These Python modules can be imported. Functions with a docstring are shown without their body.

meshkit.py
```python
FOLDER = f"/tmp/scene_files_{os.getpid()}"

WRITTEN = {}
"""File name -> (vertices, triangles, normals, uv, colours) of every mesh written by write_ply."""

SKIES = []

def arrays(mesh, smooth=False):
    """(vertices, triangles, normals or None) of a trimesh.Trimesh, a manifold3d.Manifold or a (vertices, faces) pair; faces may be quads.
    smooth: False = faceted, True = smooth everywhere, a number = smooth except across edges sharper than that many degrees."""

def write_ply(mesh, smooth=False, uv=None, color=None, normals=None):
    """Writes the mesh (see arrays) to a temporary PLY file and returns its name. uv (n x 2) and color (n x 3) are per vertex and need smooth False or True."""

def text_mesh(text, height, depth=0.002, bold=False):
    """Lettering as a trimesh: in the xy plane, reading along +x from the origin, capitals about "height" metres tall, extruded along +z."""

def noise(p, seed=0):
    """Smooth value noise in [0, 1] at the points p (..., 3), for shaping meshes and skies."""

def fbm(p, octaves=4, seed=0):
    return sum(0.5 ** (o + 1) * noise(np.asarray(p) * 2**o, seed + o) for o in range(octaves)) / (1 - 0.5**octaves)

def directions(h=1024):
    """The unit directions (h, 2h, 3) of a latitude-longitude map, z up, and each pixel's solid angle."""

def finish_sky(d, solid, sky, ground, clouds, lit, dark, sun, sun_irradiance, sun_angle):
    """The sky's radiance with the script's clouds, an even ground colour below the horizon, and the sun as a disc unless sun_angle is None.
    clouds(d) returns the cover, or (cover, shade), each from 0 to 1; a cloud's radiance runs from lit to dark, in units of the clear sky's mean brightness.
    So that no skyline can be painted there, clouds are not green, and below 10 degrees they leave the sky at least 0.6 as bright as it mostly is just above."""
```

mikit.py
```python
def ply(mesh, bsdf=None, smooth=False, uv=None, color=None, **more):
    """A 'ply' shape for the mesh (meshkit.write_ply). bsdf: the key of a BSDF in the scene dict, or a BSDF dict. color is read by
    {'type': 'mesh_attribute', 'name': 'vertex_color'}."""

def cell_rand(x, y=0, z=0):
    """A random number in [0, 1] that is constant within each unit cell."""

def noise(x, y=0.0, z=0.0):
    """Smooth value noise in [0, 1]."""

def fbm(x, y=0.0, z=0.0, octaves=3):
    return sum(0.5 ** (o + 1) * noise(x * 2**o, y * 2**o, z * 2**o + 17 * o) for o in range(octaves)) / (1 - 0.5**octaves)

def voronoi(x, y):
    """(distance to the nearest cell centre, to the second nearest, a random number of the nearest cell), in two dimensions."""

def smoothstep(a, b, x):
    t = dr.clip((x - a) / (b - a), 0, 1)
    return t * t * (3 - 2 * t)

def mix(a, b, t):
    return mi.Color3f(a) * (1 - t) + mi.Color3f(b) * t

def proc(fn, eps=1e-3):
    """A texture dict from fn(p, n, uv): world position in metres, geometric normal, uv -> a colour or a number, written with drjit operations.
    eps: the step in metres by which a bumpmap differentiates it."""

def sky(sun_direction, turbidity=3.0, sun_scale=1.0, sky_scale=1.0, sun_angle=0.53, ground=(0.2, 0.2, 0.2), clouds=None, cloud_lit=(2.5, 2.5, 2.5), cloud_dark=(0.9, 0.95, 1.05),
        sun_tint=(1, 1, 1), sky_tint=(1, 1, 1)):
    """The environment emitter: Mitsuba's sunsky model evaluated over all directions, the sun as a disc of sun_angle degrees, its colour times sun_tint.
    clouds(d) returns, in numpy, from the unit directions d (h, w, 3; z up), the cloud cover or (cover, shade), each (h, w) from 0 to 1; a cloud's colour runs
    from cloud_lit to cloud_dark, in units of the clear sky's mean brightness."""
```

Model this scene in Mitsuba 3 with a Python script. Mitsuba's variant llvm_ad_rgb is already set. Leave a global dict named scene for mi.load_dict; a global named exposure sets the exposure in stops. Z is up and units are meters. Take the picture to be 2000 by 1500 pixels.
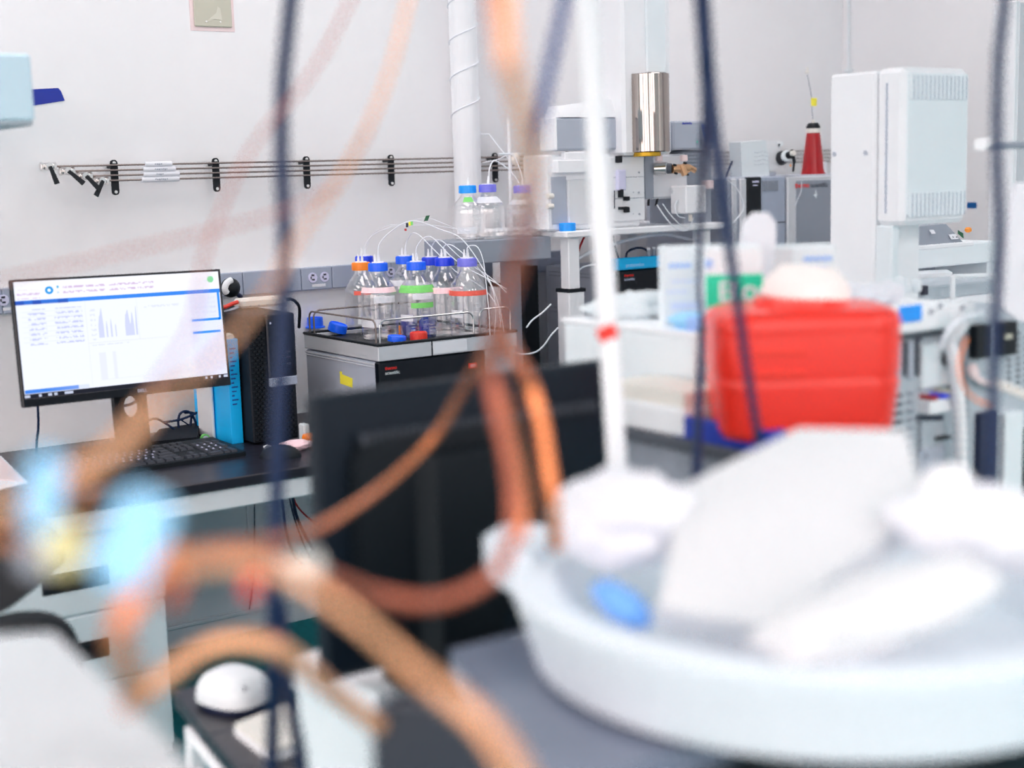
import math, random
import numpy as np
import trimesh
import drjit as dr
import mitsuba as mi
import mikit
import meshkit
from mikit import noise, fbm, smoothstep, mix, cell_rand
from shapely.geometry import Polygon

random.seed(7)
rng = np.random.default_rng(7)
scene, labels = {'type': 'scene'}, {}
T4 = mi.ScalarTransform4f

# ------------------------------------------------------------------ camera, light, exposure
exposure = 0.36
ROWS = {'back': 3.5, 'front': 8.5}      # radiance of the ceiling panels, row by row
LAMPS = [(x, 3.25, ROWS['back']) for x in (-0.9, 0.5, 1.9, 3.5)] + [(x, -0.8, ROWS['front']) for x in (-1.4, 0.4, 2.2, 3.8)]
LEFT_WINDOWS = [(-2.6, -0.7), (-0.5, 1.4), (1.6, 3.5)]
FRONT_WINDOWS = [(-1.8, -0.6), (-0.4, 1.0), (1.2, 2.4)]
SKY = 11.5            # daylight through the windows
scene['sky'] = mikit.sky((-0.6, -0.2, 0.75), turbidity=4.0, sun_scale=0.0, sky_scale=SKY, ground=(0.35, 0.35, 0.36),
                         clouds=lambda d: np.full(d.shape[:2], 1.0), cloud_lit=(2.78, 2.36, 2.27))
FOCAL = 2740.0        # pixels at 2000 px width
EYE = np.array([0.0, 0.0, 1.477])
_yaw, _pitch, _roll = np.radians([34.7, 8.53, -1.64])
FW = np.array([math.sin(_yaw) * math.cos(_pitch), math.cos(_yaw) * math.cos(_pitch), -math.sin(_pitch)])
_r = np.array([math.cos(_yaw), -math.sin(_yaw), 0.0])
_u = np.cross(_r, FW)
RT = math.cos(_roll) * _r + math.sin(_roll) * _u
UP = -math.sin(_roll) * _r + math.cos(_roll) * _u
scene['camera'] = {
    'type': 'thinlens', 'fov': math.degrees(2 * math.atan(1000 / FOCAL)), 'fov_axis': 'x',
    'aperture_radius': 0.0165, 'focus_distance': 4.3, 'near_clip': 0.05, 'far_clip': 60,
    'to_world': T4().look_at(origin=EYE.tolist(), target=(EYE + FW).tolist(), up=UP.tolist()),
}


def at(x, y, X=None, Y=None, Z=None, d=None):
    """the world point seen at a pixel of the photograph, on the plane X, Y or Z = const or at the depth d"""
    r = FW + RT * (x - 1000) / FOCAL - UP * (y - 750) / FOCAL
    t = d if d is not None else (X - EYE[0]) / r[0] if X is not None else (Y - EYE[1]) / r[1] if Y is not None else (Z - EYE[2]) / r[2]
    return EYE + t * r


# ------------------------------------------------------------------ materials
def lin(r, g, b):
    c = np.array([r, g, b]) / 255.0
    return [float(v) for v in np.where(c < 0.04045, c / 12.92, ((c + 0.055) / 1.055) ** 2.4)]


def mat(name, rgb, rough=0.45, metal=0.0, spec=0.5, tex=None, **kw):
    scene['m_' + name] = {'type': 'principled', 'base_color': tex if tex is not None else {'type': 'rgb', 'value': lin(*rgb)},
                          'roughness': rough, 'metallic': metal, 'specular': spec, **kw}
    return 'm_' + name


def wall_tex(p, n, uv):
    return mi.Color3f(0.80, 0.80, 0.812) * (0.985 + 0.03 * fbm(p.x * 1.3 + p.y, p.z * 1.3, p.y, 3))


def carpet_tex(p, n, uv):
    f = fbm(p.x * 260, p.y * 260, 0, 2)
    g = fbm(p.x * 9, p.y * 9, 3, 2)
    return mix(mi.Color3f(0.008, 0.125, 0.15), mi.Color3f(0.04, 0.33, 0.35), 0.65 * f + 0.35 * g)


def desk_tex(p, n, uv):
    return mi.Color3f(0.012, 0.012, 0.020) * (0.8 + 0.4 * fbm(p.x * 6, p.y * 60, p.z * 60, 3))


mat('wall', 0, 0.75, tex=mikit.proc(wall_tex))
mat('carpet', 0, 0.95, spec=0.1, tex=mikit.proc(carpet_tex))
mat('desk', 0, 0.33, tex=mikit.proc(desk_tex))
mat('ceiling', (236, 236, 238), 0.9)
mat('white', (232, 234, 237), 0.38)
mat('tub_white', (220, 228, 235), 0.4)
mat('white_matte', (212, 214, 217), 0.7)
mat('paper', (222, 224, 230), 0.8, spec=0.2)
mat('cool_white', (222, 230, 234), 0.4)
mat('ivory', (226, 222, 214), 0.5)
mat('beige', (190, 188, 172), 0.5)
mat('beige_light', (204, 202, 188), 0.5)
mat('pale_pink', (232, 212, 212), 0.6)
mat('silver', (206, 209, 214), 0.35, 0.25)
mat('gray', (170, 177, 190), 0.45)
mat('midgray', (140, 148, 160), 0.45)
mat('raceway', (158, 168, 186), 0.4)
mat('panel_gray', (172, 182, 190), 0.5)
mat('panel_pale', (214, 222, 228), 0.55)
mat('darkgray', (70, 76, 86), 0.5)
mat('steel', (132, 122, 118), 0.4, 0.6)
mat('chrome', (172, 162, 156), 0.04, 1.0)
mat('bright_steel', (222, 220, 218), 0.22, 1.0)
mat('brass', (205, 160, 40), 0.35, 0.6)
mat('gold', (216, 170, 130), 0.3, 0.8)
mat('black', (10, 19, 26), 0.5, spec=0.3)
mat('keycap', (46, 50, 60), 0.5)
mat('leather', (22, 32, 46), 0.32)
mat('black_gloss', (10, 16, 24), 0.16)
mat('black_matte', (14, 22, 32), 0.65, spec=0.3)
mat('navy', (14, 28, 62), 0.4)
mat('cable_black', (12, 36, 72), 0.5, spec=0.3)
mat('cable_blue', (18, 62, 120), 0.5, spec=0.3)
mat('monitor_black', (11, 24, 36), 0.45, spec=0.3)
mat('copper', (226, 138, 88), 0.32, 0.75)
mat('copper_dark', (178, 100, 76), 0.38, 0.6)
mat('copper_pale', (238, 176, 132), 0.38, 0.55)
mat('copper_pink', (186, 118, 106), 0.4, 0.45)
mat('cap_blue', (16, 100, 250), 0.35)
mat('cap_deep', (22, 60, 226), 0.35)
mat('cap_cyan', (16, 156, 252), 0.35)
mat('cap_violet', (118, 118, 226), 0.35)
mat('cap_orange', (250, 134, 24), 0.35)
mat('cap_red', (226, 56, 40), 0.35)
mat('red', (226, 46, 32), 0.3)
mat('red_lip', (232, 70, 56), 0.3)
mat('red_tape', (236, 96, 80), 0.5)
mat('ext_red', (168, 22, 30), 0.25)
mat('green', (10, 206, 160), 0.45)
mat('green_label', (124, 214, 110), 0.5)
mat('dark_green', (14, 84, 54), 0.5)
mat('yellow', (246, 236, 70), 0.5)
mat('cyan_tape', (0, 178, 236), 0.45)
mat('binder', (0, 186, 255), 0.4)
mat('binder_dark', (30, 66, 150), 0.4)
mat('tape_blue', (14, 40, 150), 0.5)
mat('tape_teal', (0, 84, 150), 0.5)
mat('box_blue', (20, 148, 244), 0.45)
mat('tray_blue', (18, 50, 160), 0.4)
mat('print_blue', (150, 184, 236), 0.6)
mat('print_pale', (206, 218, 242), 0.6)
mat('wrap_blue', (110, 168, 236), 0.6)
mat('epoxy', (112, 120, 138), 0.25)
mat('lid_white', (238, 229, 225), 0.5)
mat('box_pale', (206, 230, 242), 0.5)
mat('tag_blue', (150, 208, 244), 0.6)
mat('tag_yellow', (208, 200, 142), 0.6)
mat('pink', (250, 214, 220), 0.7)
mat('ink', (40, 44, 60), 0.6)
mat('ink_red', (220, 40, 36), 0.6)
mat('ink_pale', (190, 200, 226), 0.6)
mat('tube_white', (228, 232, 238), 0.35)
mat('orange', (240, 150, 60), 0.5)
mat('screen_small', (40, 80, 150), 0.15)
mat('lavender', (206, 206, 232), 0.5)
scene['m_bottle'] = {'type': 'thindielectric', 'int_ior': 1.5, 'ext_ior': 1.0}
scene['m_glass'] = {'type': 'dielectric', 'int_ior': 1.47, 'ext_ior': 1.0}
scene['m_liquid'] = {'type': 'dielectric', 'int_ior': 1.33, 'ext_ior': 1.0}
scene['m_blue_liquid'] = {'type': 'principled', 'base_color': {'type': 'rgb', 'value': lin(30, 60, 180)}, 'roughness': 0.1, 'spec_trans': 0.6, 'eta': 1.33}
scene['m_bluedark_glass'] = {'type': 'principled', 'base_color': {'type': 'rgb', 'value': lin(30, 50, 150)}, 'roughness': 0.08, 'specular': 0.6}


# ------------------------------------------------------------------ scene bookkeeping
def numbered(key):
    if key not in scene and key not in labels and not any(k.startswith(key + '__') for k in scene):
        return key
    n = 1
    while True:
        k = f'{key}_{n:03d}'
        if k not in scene and k not in labels and not any(q.startswith(k + '__') for q in scene):
            return k
        n += 1


def thing(name, label, cat, group=None, mesh=None, m=None, smooth=32, kind=None, **kw):
    key = numbered(name)
    labels[key] = {'label': label, 'category': cat}
    if group:
        labels[key]['group'] = group
    if kind:
        labels[key]['kind'] = kind
    if mesh is not None:
        scene[key] = mikit.ply(mesh, m, smooth, **kw)
    return key


def part(owner, name, mesh, m, smooth=32, label=None, kind=None, **kw):
    key = numbered(owner + '__' + name)
    scene[key] = mesh if isinstance(mesh, dict) else mikit.ply(mesh, m, smooth, **kw)
    if label or kind:
        labels[key] = {}
        if label:
            labels[key]['label'] = label
        if kind:
            labels[key]['kind'] = kind
    return key


def struct(name, mesh, m, label, smooth=False):
    scene[name] = mikit.ply(mesh, m, smooth)
    labels[name] = {'label': label, 'category': name.split('_')[0], 'kind': 'structure'}
    return name


# ------------------------------------------------------------------ mesh helpers
def cat(*ms):
    return trimesh.util.concatenate([m for m in ms if m is not None])


def hull(pts):
    return trimesh.convex.convex_hull(np.asarray(pts, float))


def box(x0, x1, y0, y1, z0, z1, c=0.003):
    """a box with chamfered edges"""
    x0, x1 = sorted((x0, x1)); y0, y1 = sorted((y0, y1)); z0, z1 = sorted((z0, z1))
    c = min(c, 0.45 * min(x1 - x0, y1 - y0, z1 - z0))
    pts = []
    for sx, sy, sz in np.ndindex(2, 2, 2):
        p = np.array([x1 if sx else x0, y1 if sy else y0, z1 if sz else z0])
        s = np.array([-1 if sx else 1, -1 if sy else 1, -1 if sz else 1]) * c
        for k in range(3):
            q = p + s
            q[k] = p[k]
            pts.append(q)
    return hull(pts)


def moved(m, R=None, t=(0, 0, 0)):
    m = m.copy()
    M = np.eye(4)
    if R is not None:
        M[:3, :3] = R
    M[:3, 3] = t
    m.apply_transform(M)
    return m


def frame(right, up):
    right = np.asarray(right, float) / np.linalg.norm(right)
    up = np.asarray(up, float)
    up = up - right * (up @ right)
    up /= np.linalg.norm(up)
    return np.stack([right, up, np.cross(right, up)], 1)


def rotz(a):
    a = math.radians(a)
    return np.array([[math.cos(a), -math.sin(a), 0], [math.sin(a), math.cos(a), 0], [0, 0, 1]])


def smoothed(pts, n=8):
    p = np.asarray(pts, float)
    if len(p) < 3:
        return np.array([p[0] + (p[-1] - p[0]) * t for t in np.linspace(0, 1, 5)])
    p = np.vstack([2 * p[0] - p[1], p, 2 * p[-1] - p[-2]])
    out = []
    for i in range(1, len(p) - 2):
        for t in np.linspace(0, 1, n, endpoint=False):
            a, b, c, d = p[i - 1], p[i], p[i + 1], p[i + 2]
            out.append(0.5 * (2 * b + (c - a) * t + (2 * a - 5 * b + 4 * c - d) * t * t + (3 * b - a - 3 * c + d) * t ** 3))
    out.append(p[-2])
    return np.array(out)


def tube(pts, r, sides=10, n=8, raw=False):
    p = np.asarray(pts, float) if raw else smoothed(pts, n)
    t = np.gradient(p, axis=0)
    t /= np.linalg.norm(t, axis=1, keepdims=True) + 1e-12
    a = np.cross(t[0], [0.3, 0.2, 0.9])
    if np.linalg.norm(a) < 1e-3:
        a = np.cross(t[0], [1, 0, 0])
    a /= np.linalg.norm(a)
    A = []
    for k in range(len(p)):
        a = a - t[k] * (a @ t[k])
        a /= np.linalg.norm(a)
        A.append(a)
    A = np.array(A)
    B = np.cross(t, A)
    ang = np.arange(sides) * 2 * np.pi / sides
    r = np.broadcast_to(r, (len(p),))
    v = p[:, None] + r[:, None, None] * (np.cos(ang)[None, :, None] * A[:, None] + np.sin(ang)[None, :, None] * B[:, None])
    v = np.vstack([v.reshape(-1, 3), p[0], p[-1]])
    i, j = np.meshgrid(np.arange(len(p) - 1), np.arange(sides), indexing='ij')
    q = np.stack([i * sides + j, i * sides + (j + 1) % sides, (i + 1) * sides + (j + 1) % sides, (i + 1) * sides + j], -1).reshape(-1, 4)
    f = np.vstack([q[:, [0, 1, 2]], q[:, [0, 2, 3]]])
    jj = np.arange(sides)
    n0, n1 = len(v) - 2, len(v) - 1
    e = (len(p) - 1) * sides
    f = np.vstack([f, np.stack([np.full(sides, n0), (jj + 1) % sides, jj], 1), np.stack([np.full(sides, n1), e + jj, e + (jj + 1) % sides], 1)])
    return trimesh.Trimesh(v, f, process=False)


def lathe(profile, c=(0, 0, 0), n=32):
    """a solid of revolution about z; profile: (radius, height) from the bottom outside to the top and back, closed on the axis"""
    m = trimesh.creation.revolve(np.asarray(profile, float), sections=n)
    if m.volume < 0:
        m.invert()
    m.apply_translation(c)
    return m


def cyl(a, b, r, n=20, r2=None):
    a, b = np.asarray(a, float), np.asarray(b, float)
    L = np.linalg.norm(b - a)
    r2 = r if r2 is None else r2
    c = min(0.12 * r, 0.1 * L, 0.002)
    m = lathe([(0, 0), (r - c, 0), (r, c), (r2, L - c), (r2 - c, L), (0, L)], n=n)
    M = trimesh.geometry.align_vectors([0, 0, 1], (b - a) / L)
    M[:3, 3] = a
    m.apply_transform(M)
    return m


def prism(poly, z0, z1):
    """upright prism on a polygon of (x, y) points"""
    g = Polygon([(p[0], p[1]) for p in poly])
    m = trimesh.creation.extrude_polygon(g, z1 - z0, engine='earcut')
    m.apply_translation([0, 0, z0])
    return m


def plate(origin, right, up, poly, depth):
    """a flat shape: polygon in (right, up) coordinates from origin, extruded by depth along right x up"""
    g = poly if isinstance(poly, Polygon) else Polygon(poly)
    m = trimesh.creation.extrude_polygon(g, depth, engine='earcut')
    return moved(m, frame(right, up), origin)


def rect(w, h, x=0, y=0):
    return [(x, y), (x + w, y), (x + w, y + h), (x, y + h)]


def rrect(w, h, r, x=0, y=0):
    return Polygon(rect(w - 2 * r, h - 2 * r, x + r, y + r)).buffer(r, quad_segs=5)


EX, EY, EZ = np.eye(3)
_texts = {}


def text(s, h, origin, right, up, bold=False, depth=0.0008):
    k = (s, bold)
    if k not in _texts:
        _texts[k] = meshkit.text_mesh(s, 1.0, 1.0, bold)
    m = _texts[k].copy()
    m.apply_scale([h, h, depth])
    return moved(m, frame(right, up), origin)


def crumple(c, s, amp, freq, seed, R=None, sub=4):
    m = trimesh.creation.icosphere(subdivisions=sub)
    v = m.vertices.copy()
    n = meshkit.fbm(v * freq + seed * 7.3, 3, seed)
    ridge = 1 - np.abs(2 * meshkit.fbm(v * freq * 1.7 + 3.1 + seed, 2, seed + 5) - 1)
    v = v * (1 + amp * (n - 0.5) + 0.5 * amp * (ridge - 0.7))[:, None] * np.asarray(s)
    m = trimesh.Trimesh(v, m.faces, process=False)
    return moved(m, R, c)


# ================================================================== THE ROOM
WB, WR = 4.2, 4.667        # back wall plane Y, right wall plane X
CEIL = 2.9
struct('floor', box(-3.2, WR + 0.1, -3.2, WB + 0.1, -0.1, 0.0, 0.001), 'm_carpet', 'teal carpet floor of the laboratory')
struct('ceiling', box(-3.2, WR + 0.1, -3.2, WB + 0.1, CEIL, CEIL + 0.1, 0.001), 'm_ceiling', 'white laboratory ceiling above the frame')
struct('wall_back', box(-3.2, WR + 0.1, WB, WB + 0.1, 0.0, CEIL, 0.001), 'm_wall', 'white wall carrying the gas pipes')
struct('wall_right', box(WR, WR + 0.1, -3.2, WB, 0.0, CEIL, 0.001), 'm_wall', 'white side wall right of the corner')
WX, WYF, WZ0, WZ1 = -2.4, -3.0, 0.30, 2.75


def windowed(name, lab, mk, lo, hi, wins, first):
    """a wall with window openings: mk(a, b, z0, z1, t0, t1) makes a box from a to b along the wall, t0 to t1 through it (inside at 0)"""
    ye = [lo] + [y for w in wins for y in w] + [hi]
    struct(name, cat(mk(lo, hi, 0.0, WZ0, -0.1, 0), mk(lo, hi, WZ1, CEIL, -0.1, 0), *[mk(ye[i], ye[i + 1], WZ0, WZ1, -0.1, 0) for i in range(0, len(ye), 2)]), 'm_wall', lab)
    for i, (wa, wb) in enumerate(wins):
        wm = (wa + wb) / 2
        struct(f'window_{first + i}', cat(mk(wa, wb, WZ0, WZ0 + 0.05, -0.07, -0.02), mk(wa, wb, WZ1 - 0.05, WZ1, -0.07, -0.02), mk(wa, wa + 0.05, WZ0, WZ1, -0.07, -0.02),
                                          mk(wb - 0.05, wb, WZ0, WZ1, -0.07, -0.02), mk(wm - 0.025, wm + 0.025, WZ0, WZ1, -0.07, -0.02)), 'm_white', 'white framed window out of the frame')


windowed('wall_left', 'white side wall out of the frame on the left', lambda a, b, z0, z1, t0, t1: box(WX + t0, WX + t1, a, b, z0, z1, 0.001), -3.1, WB, LEFT_WINDOWS, 1)
windowed('wall_front', 'white wall behind the camera', lambda a, b, z0, z1, t0, t1: box(a, b, WYF + t0, WYF + t1, z0, z1, 0.001), -2.5, WR, FRONT_WINDOWS, 4)
bz = EYE[2] - 0.3335 * WB
struct('baseboard_back', cat(box(-3.1, WR - 0.01, WB - 0.012, WB, 0, bz - 0.012, 0.002), box(-3.1, WR - 0.01, WB - 0.02, WB, bz - 0.012, bz, 0.003)), 'm_panel_pale', 'grey vinyl baseboard along the back wall')
# grey lower wall panels under the desk
for i, (xa, xb) in enumerate(((0.2, 1.828), (1.832, 2.9))):
    key = f'wall_back__panel' + ('' if i == 0 else f'_{i:03d}')
    scene[key] = mikit.ply(box(xa, xb, WB - 0.008, WB, bz + 0.004, 0.70, 0.002), 'm_panel_pale')

# ceiling lamps, out of the frame
for lx, ly, e in LAMPS:
    k = thing('ceiling_light', 'recessed white ceiling light panel above the frame', 'light', 'ceiling light panels')
    part(k, 'frame', cat(box(lx - 0.31, lx + 0.31, ly - 0.61, ly - 0.58, CEIL - 0.02, CEIL + 0.001), box(lx - 0.31, lx + 0.31, ly + 0.58, ly + 0.61, CEIL - 0.02, CEIL + 0.001),
                         box(lx - 0.31, lx - 0.28, ly - 0.61, ly + 0.61, CEIL - 0.02, CEIL + 0.001), box(lx + 0.28, lx + 0.31, ly - 0.61, ly + 0.61, CEIL - 0.02, CEIL + 0.001)), 'm_white', False)
    part(k, 'diffuser', {'type': 'rectangle', 'to_world': T4().translate([lx, ly, CEIL - 0.012]).scale([0.28, 0.58, 1]).rotate([1, 0, 0], 180),
                         'bsdf': {'type': 'diffuse', 'reflectance': {'type': 'rgb', 'value': 0.8}},
                         'emitter': {'type': 'area', 'radiance': {'type': 'rgb', 'value': [e * 1.13, e, e * 0.985]}}}, None)

# ================================================================== ON THE BACK WALL
# blank switch plate at the top edge
a = at(379, 52, Y=WB); b = at(452, 52, Y=WB)
k = thing('wall_plate', 'beige blank wall plate edged by a pale pink patch, high on the white wall', 'wall plate')
part(k, 'patch', box(a[0] - 0.012, b[0] + 0.01, WB - 0.002, WB, a[2] - 0.012, a[2] + 0.19, 0.0005), 'm_pale_pink', label='pale pink unpainted border')
part(k, 'cover', box(a[0], b[0], WB - 0.009, WB - 0.002, a[2], a[2] + 0.17, 0.003), 'm_beige')
for dx in (0.3, 0.68):
    part(k, 'screw', cyl((a[0] + dx * (b[0] - a[0]), WB - 0.0105, a[2] + 0.016), (a[0] + dx * (b[0] - a[0]), WB - 0.008, a[2] + 0.016), 0.003, 10), 'm_bright_steel')
part(k, 'paint_mark', plate(at(402, 44, Y=WB - 0.0098), EX, EZ, [(0, 0), (0.03, 0.012), (0.055, 0.008), (0.05, 0.045), (0.042, 0.05), (0.036, 0.03), (0.02, 0.018)], 0.0006), 'm_beige_light')

# four gas pipes with valves and label sleeves
pz = [EYE[2] + v * WB for v in (0.01385, 0.0103, 0.0067, 0.0031)]
vx = [at(90, 322, Y=WB)[0], at(126, 333, Y=WB)[0], at(160, 345, Y=WB)[0], at(192, 354, Y=WB)[0]]
hd = [(0.25, -1), (0.85, -0.85), (0.75, -0.95), (-0.6, -0.9)]
PY = WB - 0.055
order = ('top', 'second', 'third', 'lowest')
for i in range(4):
    k = thing('gas_pipe', f'thin steel gas pipe on black clips, {order[i]} of the four on the wall', 'gas pipe', 'steel gas pipes on the wall')
    z = pz[i]
    part(k, 'tube', cyl((vx[i], PY, z), (WR - 0.002, PY, z), 0.0028, 10), 'm_steel')
    part(k, 'valve', cat(cyl((vx[i] - 0.028, PY, z), (vx[i] + 0.004, PY, z), 0.0105, 12), cyl((vx[i] - 0.017, PY, z), (vx[i] - 0.017, PY - 0.03, z), 0.009, 12),
                         cyl((vx[i] - 0.034, PY, z), (vx[i] - 0.026, PY, z), 0.0125, 6), cyl((vx[i] + 0.003, PY, z), (vx[i] + 0.012, PY, z), 0.0115, 6),
                         cyl((vx[i] - 0.017, PY - 0.028, z), (vx[i] - 0.017, PY - 0.036, z), 0.0115, 6)), 'm_bright_steel')
    dx, dz = hd[i]
    L = 0.052 / math.hypot(dx, dz)
    o = np.array([vx[i] - 0.017, PY - 0.036, z])
    e = o + np.array([dx * L, -0.012, dz * L])
    w = np.array([-dz, 0, dx]) / math.hypot(dx, dz)
    part(k, 'handle', hull([o + s * w * 0.0045 + np.array([0, q, 0]) for s in (-1, 1) for q in (0, -0.005)] + [e + s * w * 0.0072 + np.array([0, q, 0]) for s in (-1, 1) for q in (0, -0.006)]), 'm_black')
    x0 = at((283, 279, 279, 275)[i], 330, Y=PY)[0]; x1 = at((336, 342, 349, 348)[i], 330, Y=PY)[0]
    s = part(k, 'label_sleeve', cyl((x0, PY, z), (x1, PY, z), 0.0085, 12), 'm_paper')
    word = ('He', 'Air', 'Nitrogen', 'Argon')[i]
    part(s, 'print', cat(*[box(x0 + 0.34 * (x1 - x0) + j * 0.006, x0 + 0.34 * (x1 - x0) + j * 0.006 + 0.004, PY - 0.0092, PY - 0.0084, z - 0.001 - 0.001 * (j % 3), z + 0.0022, 0.0002) for j in range(4 + i % 2 * 3)]), 'm_midgray', False)
# clips
for i, xq in enumerate((0.34597, 0.42291, 0.49750, 0.57258, 0.67341, 0.7500, 0.8260, 0.95506)):
    x = xq * WB
    k = thing('pipe_clip', ('upright black clip on the wall pipes beside the four valves', 'upright black clip on the wall pipes right of the white label sleeves',
                            'upright black clip on the wall pipes behind the dark blue cable', 'upright black clip on the wall pipes left of the white column',
                            'upright black clip on the wall pipes right of the white column', 'black pipe clip on the wall behind the white instrument', 'black pipe clip on the wall behind the steel cylinder',
                            'upright black clip on the wall pipes beside the grey pump box')[i], 'pipe clip', 'black clips holding the gas pipes')
    zc = EYE[2] + 0.0052 * WB
    part(k, 'bar', plate((x - 0.011, PY + 0.010, zc - 0.052), EX, EZ, rrect(0.022, 0.104, 0.010), 0.006), 'm_black')
    part(k, 'standoff', box(x - 0.006, x + 0.006, PY + 0.010, WB, zc + 0.028, zc + 0.04, 0.002), 'm_black')
    part(k, 'clamp', cat(*[box(x - 0.0095, x + 0.0095, PY - 0.0015, PY + 0.012, z - 0.005, z + 0.005, 0.001) for z in pz]), 'm_black')
    for s in (-1, 1):
        part(k, 'screw', cyl((x, PY + 0.0045, zc + s * 0.043), (x, PY + 0.001, zc + s * 0.043), 0.0052, 10), 'm_bright_steel')

# blue tapes
o = at(70, 205, Y=WB)
thing('blue_tape', 'torn strip of dark blue tape on the wall beside the pale blue box', 'tape', None,
      plate(at(60, 207, Y=WB - 0.0015) + [0, 0, 0], EX, EZ, [(0, 0), (0.10, 0.016), (0.09, 0.045), (0.083, 0.052), (0.0, 0.047)], 0.001), 'm_tape_blue')
o = at(1889, 407, X=WR)
thing('blue_tape', 'small blue tape on the side wall beside the tall white tower', 'tape', None,
      plate(o + [-0.0005, 0, 0], -EY, EZ, rrect(0.045, 0.024, 0.004), 0.001), 'm_tape_teal')

# wiring raceway
rz1, rz0 = EYE[2] - 0.0681 * WB, EYE[2] - 0.0860 * WB
k = thing('wiring_raceway', 'long grey wiring raceway with outlets along the white wall behind the monitor', 'raceway')
cuts = [0.5] + [at(x, y, Y=WB)[0] for x, y in ((0, 590), (468, 560), (581, 545), (641, 540), (757, 535))] + [3.2]
part(k, 'base_channel', box(0.5, 3.2, WB - 0.022, WB, rz0 + 0.002, rz1 - 0.002, 0.002), 'm_panel_gray')
for i in range(len(cuts) - 1):
    part(k, 'cover', box(cuts[i] + 0.001, cuts[i + 1] - 0.001, WB - 0.03, WB - 0.02, rz0, rz1, 0.003), 'm_raceway')


def outlet(owner, cx, cz, y):
    o = part(owner, 'outlet', cat(*[cyl((cx + s * 0.022, y, cz), (cx + s * 0.022, y - 0.003, cz), 0.0165, 20) for s in (-1, 1)]), 'm_lavender', label='round socket faces')
    m = []
    for s in (-1, 1):
        x = cx + s * 0.022
        m += [box(x - 0.009, x - 0.005, y - 0.0042, y - 0.0028, cz - 0.004, cz + 0.004, 0.0004), box(x - 0.004, x + 0.006, y - 0.0042, y - 0.0028, cz - 0.009, cz - 0.004, 0.0004),
              box(x - 0.005, x + 0.005, y - 0.0042, y - 0.0028, cz + 0.005, cz + 0.011, 0.0004)]
    part(o, 'slots', cat(*m), 'm_ink', False, kind='stuff')
    part(owner, 'sticker', box(cx - 0.025, cx + 0.025, y - 0.001, y, cz - 0.031, cz - 0.022, 0.0003), 'm_paper')


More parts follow.
